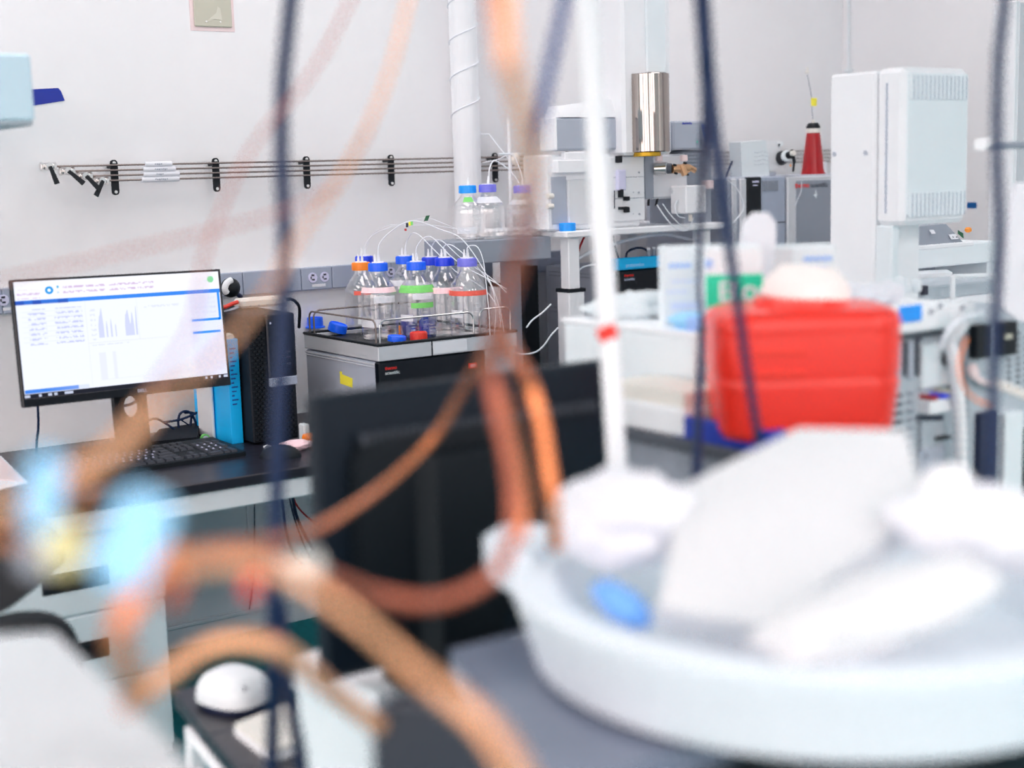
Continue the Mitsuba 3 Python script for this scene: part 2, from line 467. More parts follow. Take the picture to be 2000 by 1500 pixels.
zc = (rz0 + rz1) / 2
outlet(k, at(614, 542, Y=WB)[0], zc + 0.003, WB - 0.03)
outlet(k, at(765, 530, Y=WB)[0], zc + 0.003, WB - 0.03)
outlet(k, at(16, 588, Y=WB)[0], zc + 0.003, WB - 0.03)

# white column wrapped by a thin cord
cxy = at(912, 300, Y=4.115)[:2]
k = thing('white_column', 'glossy white round pipe column in front of the wall pipes', 'column')
part(k, 'shaft', cyl((cxy[0], cxy[1], 0.9), (cxy[0], cxy[1], CEIL), 0.0475, 40), 'm_white')
h = [at(1002, 322, Y=3.95), at(985, 300, Y=3.98), at(955, 262, Y=4.03)] + [(cxy[0] + 0.050 * math.cos(t), cxy[1] + 0.050 * math.sin(t), 1.615 + (t + 0.6) * 0.1228 / (2 * math.pi)) for t in np.linspace(-0.6, 2 * math.pi * 7 - 1.2, 220)]
thing('thin_cord', 'thin white cord wound around the white pipe column', 'cord', None, tube(h, 0.0022, 6, raw=True), 'm_tube_white')
# conduit in the corner
thing('corner_conduit', 'thin white conduit running up beside the room corner', 'conduit', None,
      cat(cyl((WR - 0.011, 4.155, 1.2), (WR - 0.011, 4.155, CEIL), 0.0045, 12), box(WR - 0.024, WR, 4.14, 4.17, 1.86, 1.875)), 'm_cool_white')

# ================================================================== THE DESK
DZ = 0.72
k = thing('computer_desk', 'black topped computer desk with a white steel apron under the monitor', 'desk')
part(k, 'desktop', box(0.45, 2.60, 3.335, 4.13, DZ - 0.028, DZ, 0.003), 'm_desk')
part(k, 'apron', box(0.47, 2.58, 3.352, 3.38, DZ - 0.084, DZ - 0.028, 0.003), 'm_white', label='white steel front apron')
part(k, 'rear_rail', box(0.47, 2.58, 4.05, 4.08, DZ - 0.084, DZ - 0.028, 0.003), 'm_white')
for x in (0.47, 2.53):
    for y in (3.352, 4.03):
        part(k, 'leg', box(x, x + 0.05, y, y + 0.05, 0, DZ - 0.028, 0.003), 'm_white')
part(k, 'edge_bolt', cyl(at(188, 995, Y=3.335), at(188, 995, Y=3.335) + [0, -0.003, 0], 0.003, 10), 'm_bright_steel')

# drawer pedestal
k = thing('drawer_cabinet', 'white drawer cabinet with recessed black handles under the black desk', 'cabinet')
xr = at(325, 1200, Y=3.385)[0]
x0 = xr - 0.44
part(k, 'body', box(x0, xr, 3.40, 3.98, 0.005, DZ - 0.085, 0.003), 'm_cool_white')
zt = DZ - 0.088
hz = [at(324, 1012, Y=3.385)[2], at(324, 1168, Y=3.385)[2], at(324, 1304, Y=3.385)[2], 0.03]
hz[0] = zt
for i in range(3):
    d = part(k, 'drawer', box(x0 + 0.002, xr + (0.003 if i == 0 else 0), 3.385, 3.402, hz[i + 1] + 0.003, hz[i] - 0.003, 0.003), 'm_cool_white')
    if i < 2:
        q0, q1 = ((82, 1150), (212, 1122)) if i == 0 else ((82, 1302), (212, 1262))
        p0, p1 = at(*q0, Y=3.384), at(*q1, Y=3.384)
        part(d, 'handle', cat(box(p0[0], p1[0], 3.380, 3.386, p1[2] - 0.024, p1[2] + 0.024, 0.002), box(p0[0] + 0.008, p1[0] - 0.008, 3.372, 3.381, p1[2] + 0.012, p1[2] + 0.020, 0.002)), 'm_black', label='recessed black drawer pull')

# ---- the lit monitor
W_, H_ = 0.600, 0.331
org = at(20, 547, Y=3.70)
R_ = frame([0.9955, 0.09, -0.018], [0.048, 0.11, 0.99])
Rr, Uu, Nn = R_[:, 0], R_[:, 1], R_[:, 2]


def ms(u, v, n=0.0):
    """a point of the screen plane: u right, v down in metres from the top left corner, n towards the viewer"""
    return org + Rr * u - Uu * v + Nn * n


def mbox(u0, u1, v0, v1, n0, n1, c=0.002):
    m = box(u0, u1, -v1, -v0, n0, n1, c)
    return moved(m, R_, org)


k = thing('lit_monitor', 'black flat monitor on a stand showing a white chromatography program', 'monitor')
part(k, 'housing', cat(mbox(0, W_, 0, H_, -0.018, -0.001, 0.003), mbox(0.12, W_ - 0.12, 0.06, H_ - 0.03, -0.05, -0.017, 0.008)), 'm_black')
part(k, 'bezel', cat(mbox(0, 0.0065, 0, H_, -0.002, 0.002, 0.001), mbox(W_ - 0.0065, W_, 0, H_, -0.002, 0.002, 0.001), mbox(0, W_, 0, 0.006, -0.002, 0.002, 0.001), mbox(0, W_, H_ - 0.022, H_, -0.002, 0.003, 0.001)), 'm_black_gloss')


def screen_tex(p, n, uv):
    u, v = uv.x, 1 - uv.y
    inside = lambda a, b, c, d: dr.select((u > a) & (u < b) & (v > c) & (v < d), 1.0, 0.0)
    blend = lambda c, colour, k: c * (1 - k) + mi.Color3f(*colour) * k
    col = mi.Color3f(0.80, 0.84, 0.98) + mi.Color3f(0.0, 0.0, 0.0) * u
    col = blend(col, (0.86, 0.87, 0.97), inside(0, 1, 0, 0.155))
    col = blend(col, (0.03, 0.22, 0.80), inside(0, 1, 0.162, 0.196))
    col = blend(col, (0.01, 0.04, 0.35), inside(0.0, 0.24, 0.166, 0.20) * (0.4 + 0.6 * cell_rand(dr.floor(u * 26), 3)))
    # play button
    r = dr.sqrt(dr.square((u - 0.158) * 1.78) + dr.square(v - 0.085))
    col = blend(col, (0.01, 0.30, 0.75), dr.select((r < 0.034), 1.0, 0.0))
    col = blend(col, (0.9, 0.95, 1.0), dr.select((r < 0.014), 1.0, 0.0))
    col = blend(col, (0.05, 0.4, 0.7), inside(0.193, 0.203, 0.05, 0.07) + 0.5 * inside(0.193, 0.203, 0.10, 0.115))
    dash = dr.select(noise(u * 160, dr.floor(v * 46) * 7.1) > 0.42, 1.0, 0.0)
    row = dr.select(dr.abs(v * 23 - dr.floor(v * 23) - 0.5) < 0.22, 1.0, 0.0)
    txt = dash * row
    col = blend(col, (0.50, 0.30, 0.55), 0.7 * txt * (inside(0.01, 0.115, 0.07, 0.15) + inside(0.22, 0.42, 0.05, 0.13) + inside(0.44, 0.66, 0.03, 0.12)))
    col = blend(col, (0.42, 0.45, 0.74), 0.75 * txt * (inside(0.05, 0.13, 0.24, 0.55) + inside(0.17, 0.30, 0.24, 0.55) + inside(0.86, 0.97, 0.24, 0.42)))
    grid = dr.select(dr.abs(v * 23 - dr.floor(v * 23)) < 0.07, 1.0, 0.0)
    col = blend(col, (0.52, 0.57, 0.82), 0.6 * grid * inside(0.02, 0.30, 0.22, 0.56))
    # chart peaks
    pk = noise(u * 95, 5.0)
    col = blend(col, (0.45, 0.49, 0.88), 0.62 * dr.select((pk > 0.5) & (v > 0.62 - 0.36 * dr.clip(pk, 0.5, 1.0)), 1.0, 0.0) * inside(0.37, 0.56, 0.27, 0.53))
    col = blend(col, (0.45, 0.47, 0.75), 0.35 * dash * row * (inside(0.335, 0.36, 0.25, 0.55) + inside(0.60, 0.78, 0.25, 0.3) + inside(0.33, 0.52, 0.585, 0.62)))
    pk2 = noise(u * 60, 9.0)
    col = blend(col, (0.66, 0.68, 0.92), 0.5 * dr.select(pk2 > 0.62, 1.0, 0.0) * inside(0.36, 0.5, 0.66, 0.90))
    col = blend(col, (0.62, 0.62, 0.80), 0.6 * (inside(0.315, 0.317, 0.2, 0.95) + inside(0.565, 0.567, 0.2, 0.57) + inside(0.317, 0.83, 0.568, 0.573) + inside(0.36, 0.82, 0.90, 0.904)))
    col = blend(col, (0.70, 0.74, 0.95), 0.8 * inside(0.834, 1.0, 0.2, 0.962))
    col = blend(col, (0.55, 0.58, 0.80), 0.4 * txt * inside(0.85, 0.97, 0.22, 0.40))
    col = blend(col, (0.03, 0.26, 0.85), inside(0.838, 0.985, 0.43, 0.452) + inside(0.838, 0.985, 0.545, 0.567) + inside(0.983, 0.995, 0.19, 0.45))
    col = blend(col, (0.05, 0.22, 0.75), inside(0.003, 0.30, 0.925, 0.958) * dr.clip(1.1 - (u * 1.0), 0, 1) * dr.select(u > 0.25, 0.25, 1.0))
    rg = dr.sqrt(dr.square((u - 0.955) * 1.78) + dr.square(v - 0.07))
    col = blend(col, (0.10, 0.62, 0.22), dr.select(rg < 0.03, 0.85, 0.0))
    icon = dr.select(noise(u * 70, 2.0) > 0.62, 1.0, 0.0)
    bar = inside(0, 1, 0.962, 1.0)
    col = blend(col, (0.004, 0.006, 0.016), bar)
    col = blend(col, (0.5, 0.55, 0.7), bar * icon * dr.select((u < 0.24) | (u > 0.88), 1.0, 0.0) * dr.select((v > 0.97) & (v < 0.992), 1.0, 0.0))
    return col * 0.92


qv = np.array([ms(0.0065, H_ - 0.022, 0.0003), ms(W_ - 0.0065, H_ - 0.022, 0.0003), ms(W_ - 0.0065, 0.006, 0.0003), ms(0.0065, 0.006, 0.0003)])
part(k, 'screen', {**mikit.ply((qv, np.array([[0, 1, 2], [0, 2, 3]])), {'type': 'diffuse', 'reflectance': {'type': 'rgb', 'value': 0.02}}, uv=np.array([[0, 0], [1, 0], [1, 1], [0, 1]])),
                   'emitter': {'type': 'area', 'radiance': mikit.proc(screen_tex)}}, None, label='lit white screen with blue toolbar')
part(k, 'lettering', text('DELL', 0.0085, ms(W_ * 0.525, H_ - 0.008, 0.003), Rr, Uu, True), 'm_ink_pale', False)
# stand with an oval hole
u0, u1 = 0.276, 0.372
zt, zb = H_ - 0.03, (org[2] - DZ) / 0.99 - 0.018
pl = Polygon(rect(u1 - u0, zb - zt)).difference(Polygon([(0.05 + 0.024 * math.cos(t), (zb - zt) - 0.062 + 0.030 * math.sin(t)) for t in np.linspace(0, 2 * math.pi, 28)[:-1]]))
part(k, 'stand', plate(ms(u0, zb, -0.085), Rr, Uu, pl, 0.02), 'm_black')
part(k, 'mount', mbox(u0 + 0.005, u1 - 0.005, 0.12, H_ - 0.05, -0.07, -0.045, 0.004), 'm_black')
fb = ms((u0 + u1) / 2, zb, -0.075)
part(k, 'foot', box(fb[0] - 0.09, fb[0] + 0.09, 3.826, 3.98, DZ, DZ + 0.013, 0.004), 'm_black_matte')

# keyboard
kc = np.array([(at(107, 902, Z=DZ + 0.015) + at(467, 885, Z=DZ + 0.015)) / 2])[0]
kx0, kx1, ky0, ky1 = 1.075, 1.572, 3.575, 3.795
k = thing('keyboard', 'black full size keyboard on the black desk before the lit monitor', 'keyboard')
RK = rotz(0.8)
KO = np.array([kx0, ky0, DZ])


def kb(m):
    return moved(m, RK, KO)


KW, KD = kx1 - kx0, ky1 - ky0
part(k, 'base', kb(hull([(x, y, z) for x, xx in ((0, 0.004), (KW, KW - 0.004)) for y, z in ((0, 0), (0, 0.012), (KD, 0), (KD, 0.024))])), 'm_black')
unit = (KW - 0.03) / 22.5
key_dicts = {}


def add_key(ux, row, w=1.0, hrow=1):
    """ux, row in key units from the left / from the front row"""
    kk = (w, hrow)
    if kk not in key_dicts:
        a, dpt = unit * w - 0.003, 0.0305 * hrow - 0.004
        key_dicts[kk] = mikit.ply(hull([(0, 0, 0), (a, 0, 0), (0, dpt, 0), (a, dpt, 0), (0.0025, 0.002, 0.007), (a - 0.0025, 0.002, 0.007), (0.0025, dpt - 0.003, 0.007), (a - 0.0025, dpt - 0.003, 0.007)]), 'm_keycap', False)
    y = 0.016 + row * 0.0305 + (0.008 if row == 5 else 0)
    loc = KO + RK @ np.array([0.012 + ux * unit, y, 0.0115 + 0.012 * y / KD])
    part(k, 'key', {**key_dicts[kk], 'to_world': T4().translate(loc.tolist()).rotate([0, 0, 1], 0.8)}, None)


for u in (0, 2, 3, 4, 5, 6.5, 7.5, 8.5, 9.5, 11, 12, 13, 14):
    add_key(u, 5)
for u in range(13):
    add_key(u, 4)
add_key(13, 4, 2)
add_key(0, 3, 1.5)
for i in range(12):
    add_key(1.5 + i, 3)
add_key(13.5, 3, 1.5)
add_key(0, 2, 1.75)
for i in range(11):
    add_key(1.75 + i, 2)
add_key(12.75, 2, 2.25)
add_key(0, 1, 2.25)
for i in range(10):
    add_key(2.25 + i, 1)
add_key(12.25, 1, 2.75)
for u, w in ((0, 1.25), (1.25, 1.25), (2.5, 1.25), (3.75, 6.25), (10, 1.25), (11.25, 1.25), (12.5, 1.25), (13.75, 1.25)):
    add_key(u, 0, w)
for i in range(3):
    add_key(15.35 + i, 5); add_key(15.35 + i, 4); add_key(15.35 + i, 3); add_key(15.35 + i, 0)
add_key(16.35, 1)
for i in range(4):
    add_key(18.7 + i, 4)
for r_ in (3, 2, 1):
    for i in range(3):
        add_key(18.7 + i, r_)
add_key(18.7, 0, 2); add_key(20.7, 0); add_key(21.7, 2, 1, 2); add_key(21.7, 0, 1, 2)
part(k, 'legend', cat(*[kb(box(0.012 + (ux + 0.32) * unit, 0.012 + (ux + 0.5) * unit, 0.016 + r_ * 0.0305 + 0.014, 0.016 + r_ * 0.0305 + 0.021, 0.0185 + 0.012 * (0.03 + r_ * 0.0305) / KD - 0.001, 0.0188 + 0.012 * (0.03 + r_ * 0.0305) / KD + 0.0005, 0.0001))
                            for r_, n_, o_ in ((4, 13, 0), (3, 12, 1.5), (2, 11, 1.75), (1, 10, 2.25), (3, 3, 18.7), (2, 3, 18.7), (1, 3, 18.7)) for ux in [o_ + q for q in range(n_)]]), 'm_lavender', False, kind='stuff')

# mouse
c = at(548, 893, Z=DZ)
m = trimesh.creation.icosphere(subdivisions=3)
v = m.vertices * [0.034, 0.058, 0.036]
v[:, 2] = np.maximum(v[:, 2], 0)
k = thing('computer_mouse', 'black computer mouse on the desk right of the keyboard', 'mouse')
part(k, 'shell', moved(trimesh.Trimesh(v, m.faces), rotz(55), c), 'm_black')
part(k, 'wheel', moved(cyl((-0.004, 0, 0), (0.004, 0, 0), 0.009, 14), rotz(55), c + rotz(55) @ np.array([0, 0.034, 0.026])), 'm_darkgray')

# PC tower
x0, x1, y0 = 1.656, 1.800, 3.70
zt = at(545, 613, Y=y0)[2]
k = thing('computer_tower', 'black desktop computer tower with a silver badge strip beside the blue binder', 'computer')
part(k, 'case', box(x0, x1, y0 + 0.012, y0 + 0.38, DZ + 0.004, zt, 0.004), 'm_black_matte')
xs = at(524, 700, Y=y0)[0]
zb_ = at(560, 752, Y=y0)[2]
part(k, 'front_bezel', box(xs, x1, y0, y0 + 0.014, zb_ + 0.024, zt, 0.004), 'm_black_gloss')
msh = []
n1, n2 = 9, 40
for i in range(n2):
    for j in range(n1):
        z = DZ + 0.012 + i * (zt - DZ - 0.02) / n2
        x = x0 + 0.004 + (j + 0.5 * (i % 2)) * (x1 - x0 - 0.008) / n1 * 0.97
        if x > xs - 0.006 and z > zb_ - 0.006:
            continue
        msh.append(box(x, x + 0.009, y0 + 0.004, y0 + 0.013, z, z + 0.0042, 0.0006))
part(k, 'vent_mesh', cat(*msh), 'm_black', False, kind='stuff')
bd = part(k, 'badge_strip', box(xs + 0.002, x1 - 0.002, y0 - 0.002, y0 + 0.012, zb_ - 0.001, zb_ + 0.025, 0.002), 'm_raceway', label='silver badge strip')
part(bd, 'emblem', cat(moved(trimesh.creation.annulus(0.0072, 0.009, 0.001, sections=24), frame(EX, EZ), (xs + 0.022, y0 - 0.0025, zb_ + 0.012)), text('DELL', 0.005, (xs + 0.0152, y0 - 0.0022, zb_ + 0.0097), EX, EZ, True)), 'm_cool_white', False)
for z in (0.98, 0.965, 0.945):
    part(k, 'port', box(x1 - 0.032, x1 - 0.018, y0 - 0.001, y0 + 0.003, z, z + 0.006, 0.001), 'm_ink')
part(k, 'power_light', cyl((xs + 0.012, y0 + 0.001, zt - 0.025), (xs + 0.012, y0 - 0.001, zt - 0.025), 0.003, 10), 'm_lavender')

# binder
zt = at(455, 662, Y=3.77)[2]
k = thing('blue_binder', 'upright bright blue binder beside the black computer tower', 'binder')
bl, br = 1.614, 1.650
part(k, 'cover', cat(box(bl, bl + 0.004, 3.775, 4.04, DZ, zt, 0.001), box(br - 0.004, br, 3.775, 4.04, DZ, zt, 0.001), box(bl, br, 3.77, 3.776, DZ, zt, 0.001)), 'm_binder')
part(k, 'pages', box(bl + 0.005, br - 0.005, 3.78, 4.03, DZ + 0.006, zt - 0.008, 0.001), 'm_paper')
part(k, 'spine_print', cat(*[box(bl + 0.008, br - 0.008 - 0.006 * ((i * 7) % 3), 3.7692, 3.7702, zt - 0.03 - i * 0.0125, zt - 0.026 - i * 0.0125, 0.0002) for i in range(14)]), 'm_binder_dark', False)
part(k, 'paper_flag', crumple((bl + 0.018, 3.79, zt + 0.004), (0.014, 0.012, 0.012), 0.8, 2, 3, sub=2), 'm_ivory', False, label='white paper flag sticking out')

# white box standing behind, power strip, cables
k = thing('white_upright_box', 'white upright box behind the monitor, left of the blue binder', 'box', None, box(at(413, 800, Y=3.88)[0], 1.611, 3.88, 3.99, DZ, 1.0, 0.003), 'm_white')
k = thing('tape_roll', 'small green rimmed white tape roll standing against the white upright box', 'tape roll')
c = at(402, 857, Y=3.865)
part(k, 'core', cyl(c, c + [0, 0.012, 0], 0.0095, 20), 'm_paper')
part(k, 'rim', moved(trimesh.creation.annulus(0.0095, 0.0135, 0.012, sections=28), frame(EX, EZ), c + [0, 0.006, 0]), 'm_green_label', label='green rim')
part(k, 'foot', box(c[0] - 0.006, c[0] + 0.006, c[1], c[1] + 0.012, DZ, c[2] - 0.011, 0.001), 'm_green_label')
k = thing('black_adapter', 'flat black box behind the keyboard under the tangled cables', 'adapter', None, prism([at(x, y, Z=DZ)[:2] for x, y in ((290, 878), (385, 868), (392, 838), (312, 852))], DZ, DZ + 0.022), 'm_black_matte')
# beige power strip with plugs on top of the tower
zt = at(545, 613, Y=3.70)[2]
k = thing('power_strip', 'ivory power box with red and grey plugs above the computer tower', 'power strip')
p0, p1 = at(463, 598, Y=3.95), at(553, 592, Y=3.95)
part(k, 'body', box(p0[0], p1[0], 3.92, 3.98, zt + 0.002, p0[2] + 0.022, 0.007), 'm_ivory')
for i in range(4):
    part(k, 'socket', cyl((p0[0] + 0.03 + i * 0.028, 3.921, p0[2]), (p0[0] + 0.03 + i * 0.028, 3.919, p0[2]), 0.0025, 8), 'm_midgray')
part(k, 'lead', tube([at(464, 590, Y=3.93), at(452, 594, Y=3.92), at(438, 600, Y=3.9), at(420, 600, Y=3.9)], 0.006, 8), 'm_cap_red', label='red plug lead')
part(k, 'lead', tube([at(464, 600, Y=3.93), at(450, 606, Y=3.92), at(436, 610, Y=3.9), at(420, 612, Y=3.9)], 0.005, 8), 'm_gray')
part(k, 'lead', tube([at(464, 609, Y=3.93), at(450, 613, Y=3.92), at(436, 614, Y=3.9), at(420, 616, Y=3.9)], 0.006, 8), 'm_darkgray')
part(k, 'cord', tube([at(553, 588, Y=3.95), at(566, 584, Y=3.95), at(578, 590, Y=3.96), at(585, 604, Y=3.98), at(584, 640, Y=4.0)], 0.005, 8), 'm_black')
k = thing('desk_speaker', 'small rounded black and white device peeking out behind the monitor edge', 'webcam')
c = at(450, 562, Y=4.05)
part(k, 'shell', crumple(c, (0.030, 0.03, 0.030), 0.05, 1, 2, sub=3), 'm_black')
part(k, 'face', tube([at(453, 546, Y=4.015), at(443, 553, Y=4.01), at(439, 564, Y=4.01), at(443, 573, Y=4.015)], [0.004] + [0.010] * 23 + [0.005], 10), 'm_white', label='white curved front')
part(k, 'bracket', cat(cyl(c + [0.008, 0, -0.01], at(471, 580, Y=4.06), 0.007, 10), cyl(at(471, 580, Y=4.06), (at(471, 580, Y=4.06)[0], 4.16, rz0 + 0.03), 0.007, 10)), 'm_navy')

# cables round the monitor
CB = 'black cables round the monitor stand'
thing('monitor_cable', 'black cable hanging straight down from the lit monitor\'s lower left', 'cable', CB, tube([at(73, 780, Y=3.86), at(75, 830, Y=3.9), at(72, 860, Y=3.95), at(71, 884, Z=DZ)], 0.0035, 8), 'm_cable_black')
thing('monitor_cable', 'black cable looping through the round hole of the monitor stand', 'cable', CB, tube([at(285, 770, Y=3.90), at(258, 788, Y=3.85), at(236, 795, Y=3.86), at(228, 810, Y=3.95), at(240, 770, Y=3.93)], 0.004, 8), 'm_cable_black')
tang = [[(268, 832), (300, 818), (320, 825), (345, 842), (352, 850)], [(318, 825), (350, 820), (372, 812), (390, 803)], [(352, 850), (348, 825), (352, 808), (365, 803), (376, 812), (384, 830), (390, 846)],
        [(390, 812), (375, 806), (360, 806)], [(262, 868), (310, 866), (355, 856), (370, 838), (374, 812)], [(270, 858), (320, 852), (350, 842)], [(350, 818), (372, 832), (388, 842)]]
for i, t in enumerate(tang):
    thing('tangled_cable', ('black cable arching from the monitor stand, lowest long arc of the tangle', 'short black cable reaching the top right tip of the tangle', 'black cable forming the upright loop of the tangle', 'black cable stub ending beside the white upright box',
                            'black cable sweeping along the flat black box', 'thin black wire low beside the monitor stand', 'thin black wire crossing inside the tangle')[i], 'cable', 'tangled black cables behind the keyboard', tube([at(x, y, Y=4.02 + 0.006 * i) for x, y in t], 0.0035 if i < 5 else 0.002, 8), 'm_cable_black')
thing('mouse_cable', 'thin black cable arching over the left end of the keyboard', 'cable', None, tube([at(126, 900, Z=DZ + 0.01), at(130, 886, Y=3.84), at(150, 877, Y=3.87), at(170, 880, Y=3.88), at(205, 872, Y=3.92)], 0.0015, 6), 'm_cable_black')
thing('keyboard_cable', 'thin black cable from the keyboard back to the stand foot', 'cable', None, tube([at(175, 893, Y=3.80), at(190, 886, Y=3.86), at(208, 872, Y=3.95)], 0.002, 6), 'm_cable_black')

# papers at the left end of the desk
pp = [at(x, y, Z=DZ)[:2] for x, y in ((-70, 905), (2, 892), (54, 944), (-20, 962), (-80, 970))]
k = thing('desk_paper', 'pale papers lying at the left end of the black desk', 'paper')
part(k, 'sheet', prism(pp, DZ + 0.0002, DZ + 0.003), 'm_paper')
part(k, 'sheet', prism([np.array(p) + [-0.004, 0.012] for p in pp[:3]] + [at(-10, 940, Z=DZ)[:2]], DZ + 0.003, DZ + 0.005), 'm_pale_pink')
# bits right of the mouse
k = thing('orange_bottle_cap', 'orange bottle cap on the desk behind the black monitor', 'cap', None, lathe([(0, 0), (0.024, 0), (0.0245, 0.02), (0.022, 0.027), (0, 0.027)], at(607, 866, Z=DZ), 24), 'm_cap_orange')
thing('pink_note', 'crumpled pale pink tissue on the desk beside the mouse', 'tissue', None, crumple(at(578, 877, Z=DZ) + [0, 0, 0.012], (0.045, 0.04, 0.014), 0.5, 2, 4, sub=3), 'm_pink', 20)
thing('white_strip', 'short white strip on the desk behind the mouse', 'label', None, prism([at(x, y, Z=DZ)[:2] for x, y in ((514, 874), (522, 871), (541, 877), (536, 882))], DZ, DZ + 0.004), 'm_paper')
thing('white_label', 'small white label at the foot of the computer tower', 'label', None, box(at(585, 848, Y=3.69)[0], at(597, 848, Y=3.69)[0], 3.66, 3.695, DZ, DZ + 0.05, 0.003), 'm_cool_white')
# cables under the desk
UD = 'cables hanging below the desk apron'
for i, (pts, mm, r, la) in enumerate((([(572, 975), (580, 1010), (598, 1050), (612, 1072)], 'm_cable_black', 0.005, 'thick black cable hanging under the desk left of the black monitor'),
                                      ([(566, 975), (576, 1015), (592, 1060), (606, 1090)], 'm_cable_black', 0.003, 'thinner black cable beside the thick one under the desk'),
                                      ([(552, 985), (560, 1045), (575, 1085), (590, 1102)], 'm_cable_black', 0.004, 'black cable curving right under the desk behind the blue cable'),
                                      ([(575, 978), (590, 1000), (618, 1024)], 'm_ext_red', 0.003, 'dark red cable hanging under the desk'),
                                      ([(497, 990), (497, 1060), (495, 1130), (487, 1190)], 'm_cable_black', 0.0018, 'hair thin black wire running down the grey panel under the desk'))):
    thing('desk_cable', la, 'cable', UD, tube([at(x, y, Y=(4.05 if i < 4 else 4.18)) for x, y in [(pts[0][0] - (0 if i == 4 else 2), pts[0][1] - 20)] + pts], r, 8), mm)

# ================================================================== THE SOLVENT CABINET
cbx0, cby0, cby1, trz = 1.95, 3.482, 3.95, 1.0
cbx1 = at(1009, 650, Y=cby0)[0]
b0 = at(738, 707, Y=cby0)[2]
t0 = at(738, 677, Y=cby0)[2]
k = thing('solvent_cabinet', 'silver and black chromatography cabinet whose tray carries the solvent bottles', 'instrument')
part(k, 'side_body', box(cbx0 + 0.004, cbx1 - 0.004, cby0 + 0.02, cby1, DZ, b0 - 0.004, 0.004), 'm_gray')
part(k, 'tray_band', cat(box(cbx0, cbx1, cby0, cby0 + 0.01, b0, t0, 0.002), box(cbx0, cbx0 + 0.01, cby0, cby1, b0, t0, 0.002), box(cbx1 - 0.01, cbx1, cby0, cby1, b0, t0, 0.002), box(cbx0, cbx1, cby1 - 0.01, cby1, b0, t0, 0.002),
                         box(cbx0, cbx1, cby0, cby1, b0, b0 + 0.012, 0.002)), 'm_silver')
tf = 0.989
part(k, 'tray_rim', cat(box(cbx0 - 0.002, cbx1 + 0.002, cby0 - 0.003, cby0 + 0.008, t0 - 0.001, t0 + 0.007, 0.002), box(cbx0 - 0.003, cbx0 + 0.008, cby0 - 0.003, cby1, t0 - 0.001, t0 + 0.007, 0.002),
                        box(cbx1 - 0.008, cbx1 + 0.003, cby0 - 0.003, cby1, t0 - 0.001, t0 + 0.007, 0.002), box(cbx0 - 0.002, cbx1 + 0.002, cby1 - 0.008, cby1 + 0.003, t0 - 0.001, t0 + 0.007, 0.002),
                        box(cbx0 + 0.005, cbx1 - 0.005, cby0 + 0.005, cby1 - 0.005, tf - 0.012, tf, 0.001)), 'm_black')
xd = at(843, 690, Y=cby0)[0]
part(k, 'band_gap', box(xd, xd + 0.004, cby0 - 0.001, cby0 + 0.004, b0, t0, 0.0005), 'm_black')
xa, xb = at(846, 680, Y=cby0)[0], at(912, 670, Y=cby0)[0]
part(k, 'label_plate', box(xa, xb, cby0 - 0.0015, cby0 + 0.002, b0 + 0.004, t0 - 0.005, 0.0008), 'm_paper', label='blank white label')
part(k, 'seam', cat(box(cbx0 + 0.001, cbx0 + 0.008, cby0 + 0.03, cby1, b0 - 0.014, b0 - 0.009, 0.0008), box(cbx0 + 0.001, cbx0 + 0.008, cby0 + 0.03, cby1, b0 - 0.021, b0 - 0.018, 0.0008)), 'm_silver')
xr_ = at(948, 680, Y=cby0)[0]
d = part(k, 'front_door', box(cbx0 + 0.002, xr_, cby0 + 0.002, cby0 + 0.03, DZ + 0.01, b0 - 0.003, 0.004), 'm_black_gloss', label='glossy black front door')
part(d, 'lettering', text('thermo', 0.0085, at(752, 723, Y=cby0 + 0.0015), EX, EZ, True), 'm_ink_red', False, label='red maker lettering')
part(d, 'lettering', text('scientific', 0.0085, at(752, 732.5, Y=cby0 + 0.0015), EX, EZ), 'm_cool_white', False)
o = at(915, 720, Y=cby0 + 0.0015)
s = part(d, 'display', plate(o, EX, EZ, rrect(0.03, 0.016, 0.002), 0.0012), 'm_red', label='small red display')
part(s, 'digits', text('005', 0.008, o + [0.005, -0.0008, 0.004], EX, EZ, True), 'm_pink', False)
part(k, 'silver_panel', box(xr_ + 0.002, cbx1 - 0.002, cby0 + 0.004, cby0 + 0.03, DZ + 0.01, b0 - 0.003, 0.004), 'm_silver')
part(k, 'panel_mark', box(at(986, 693, Y=cby0)[0], at(996, 693, Y=cby0)[0], cby0 + 0.002, cby0 + 0.005, at(986, 694, Y=cby0)[2], at(986, 694, Y=cby0)[2] + 0.004, 0.0005), 'm_ink')
o = at(665, 750, X=cbx0 + 0.003)
part(k, 'sticker', plate(at(665, 752, X=cbx0 + 0.0035), -EY, EZ, [(0, 0.005), (0.075, 0), (0.078, 0.028), (0.015, 0.034), (0.013, 0.042), (0, 0.042)], 0.0008), 'm_yellow', label='yellow sticker')
# wire guard rails
def rail(pts, r=0.0028):
    return tube(pts, r, 8, raw=True)


def rail_path(a, b, h, rad=0.022):
    a, b = np.asarray(a, float), np.asarray(b, float)
    dvec = (b - a) / np.linalg.norm(b - a)
    out = [a]
    for t in np.linspace(0, math.pi / 2, 7):
        out.append(a + [0, 0, h - rad] + dvec * rad * (1 - math.cos(t)) + np.array([0, 0, rad * math.sin(t)]))
    for t in np.linspace(math.pi / 2, 0, 7):
        out.append(b + [0, 0, h - rad] - dvec * rad * (1 - math.cos(t)) + np.array([0, 0, rad * math.sin(t)]))
    out.append(b)
    return rail(out)


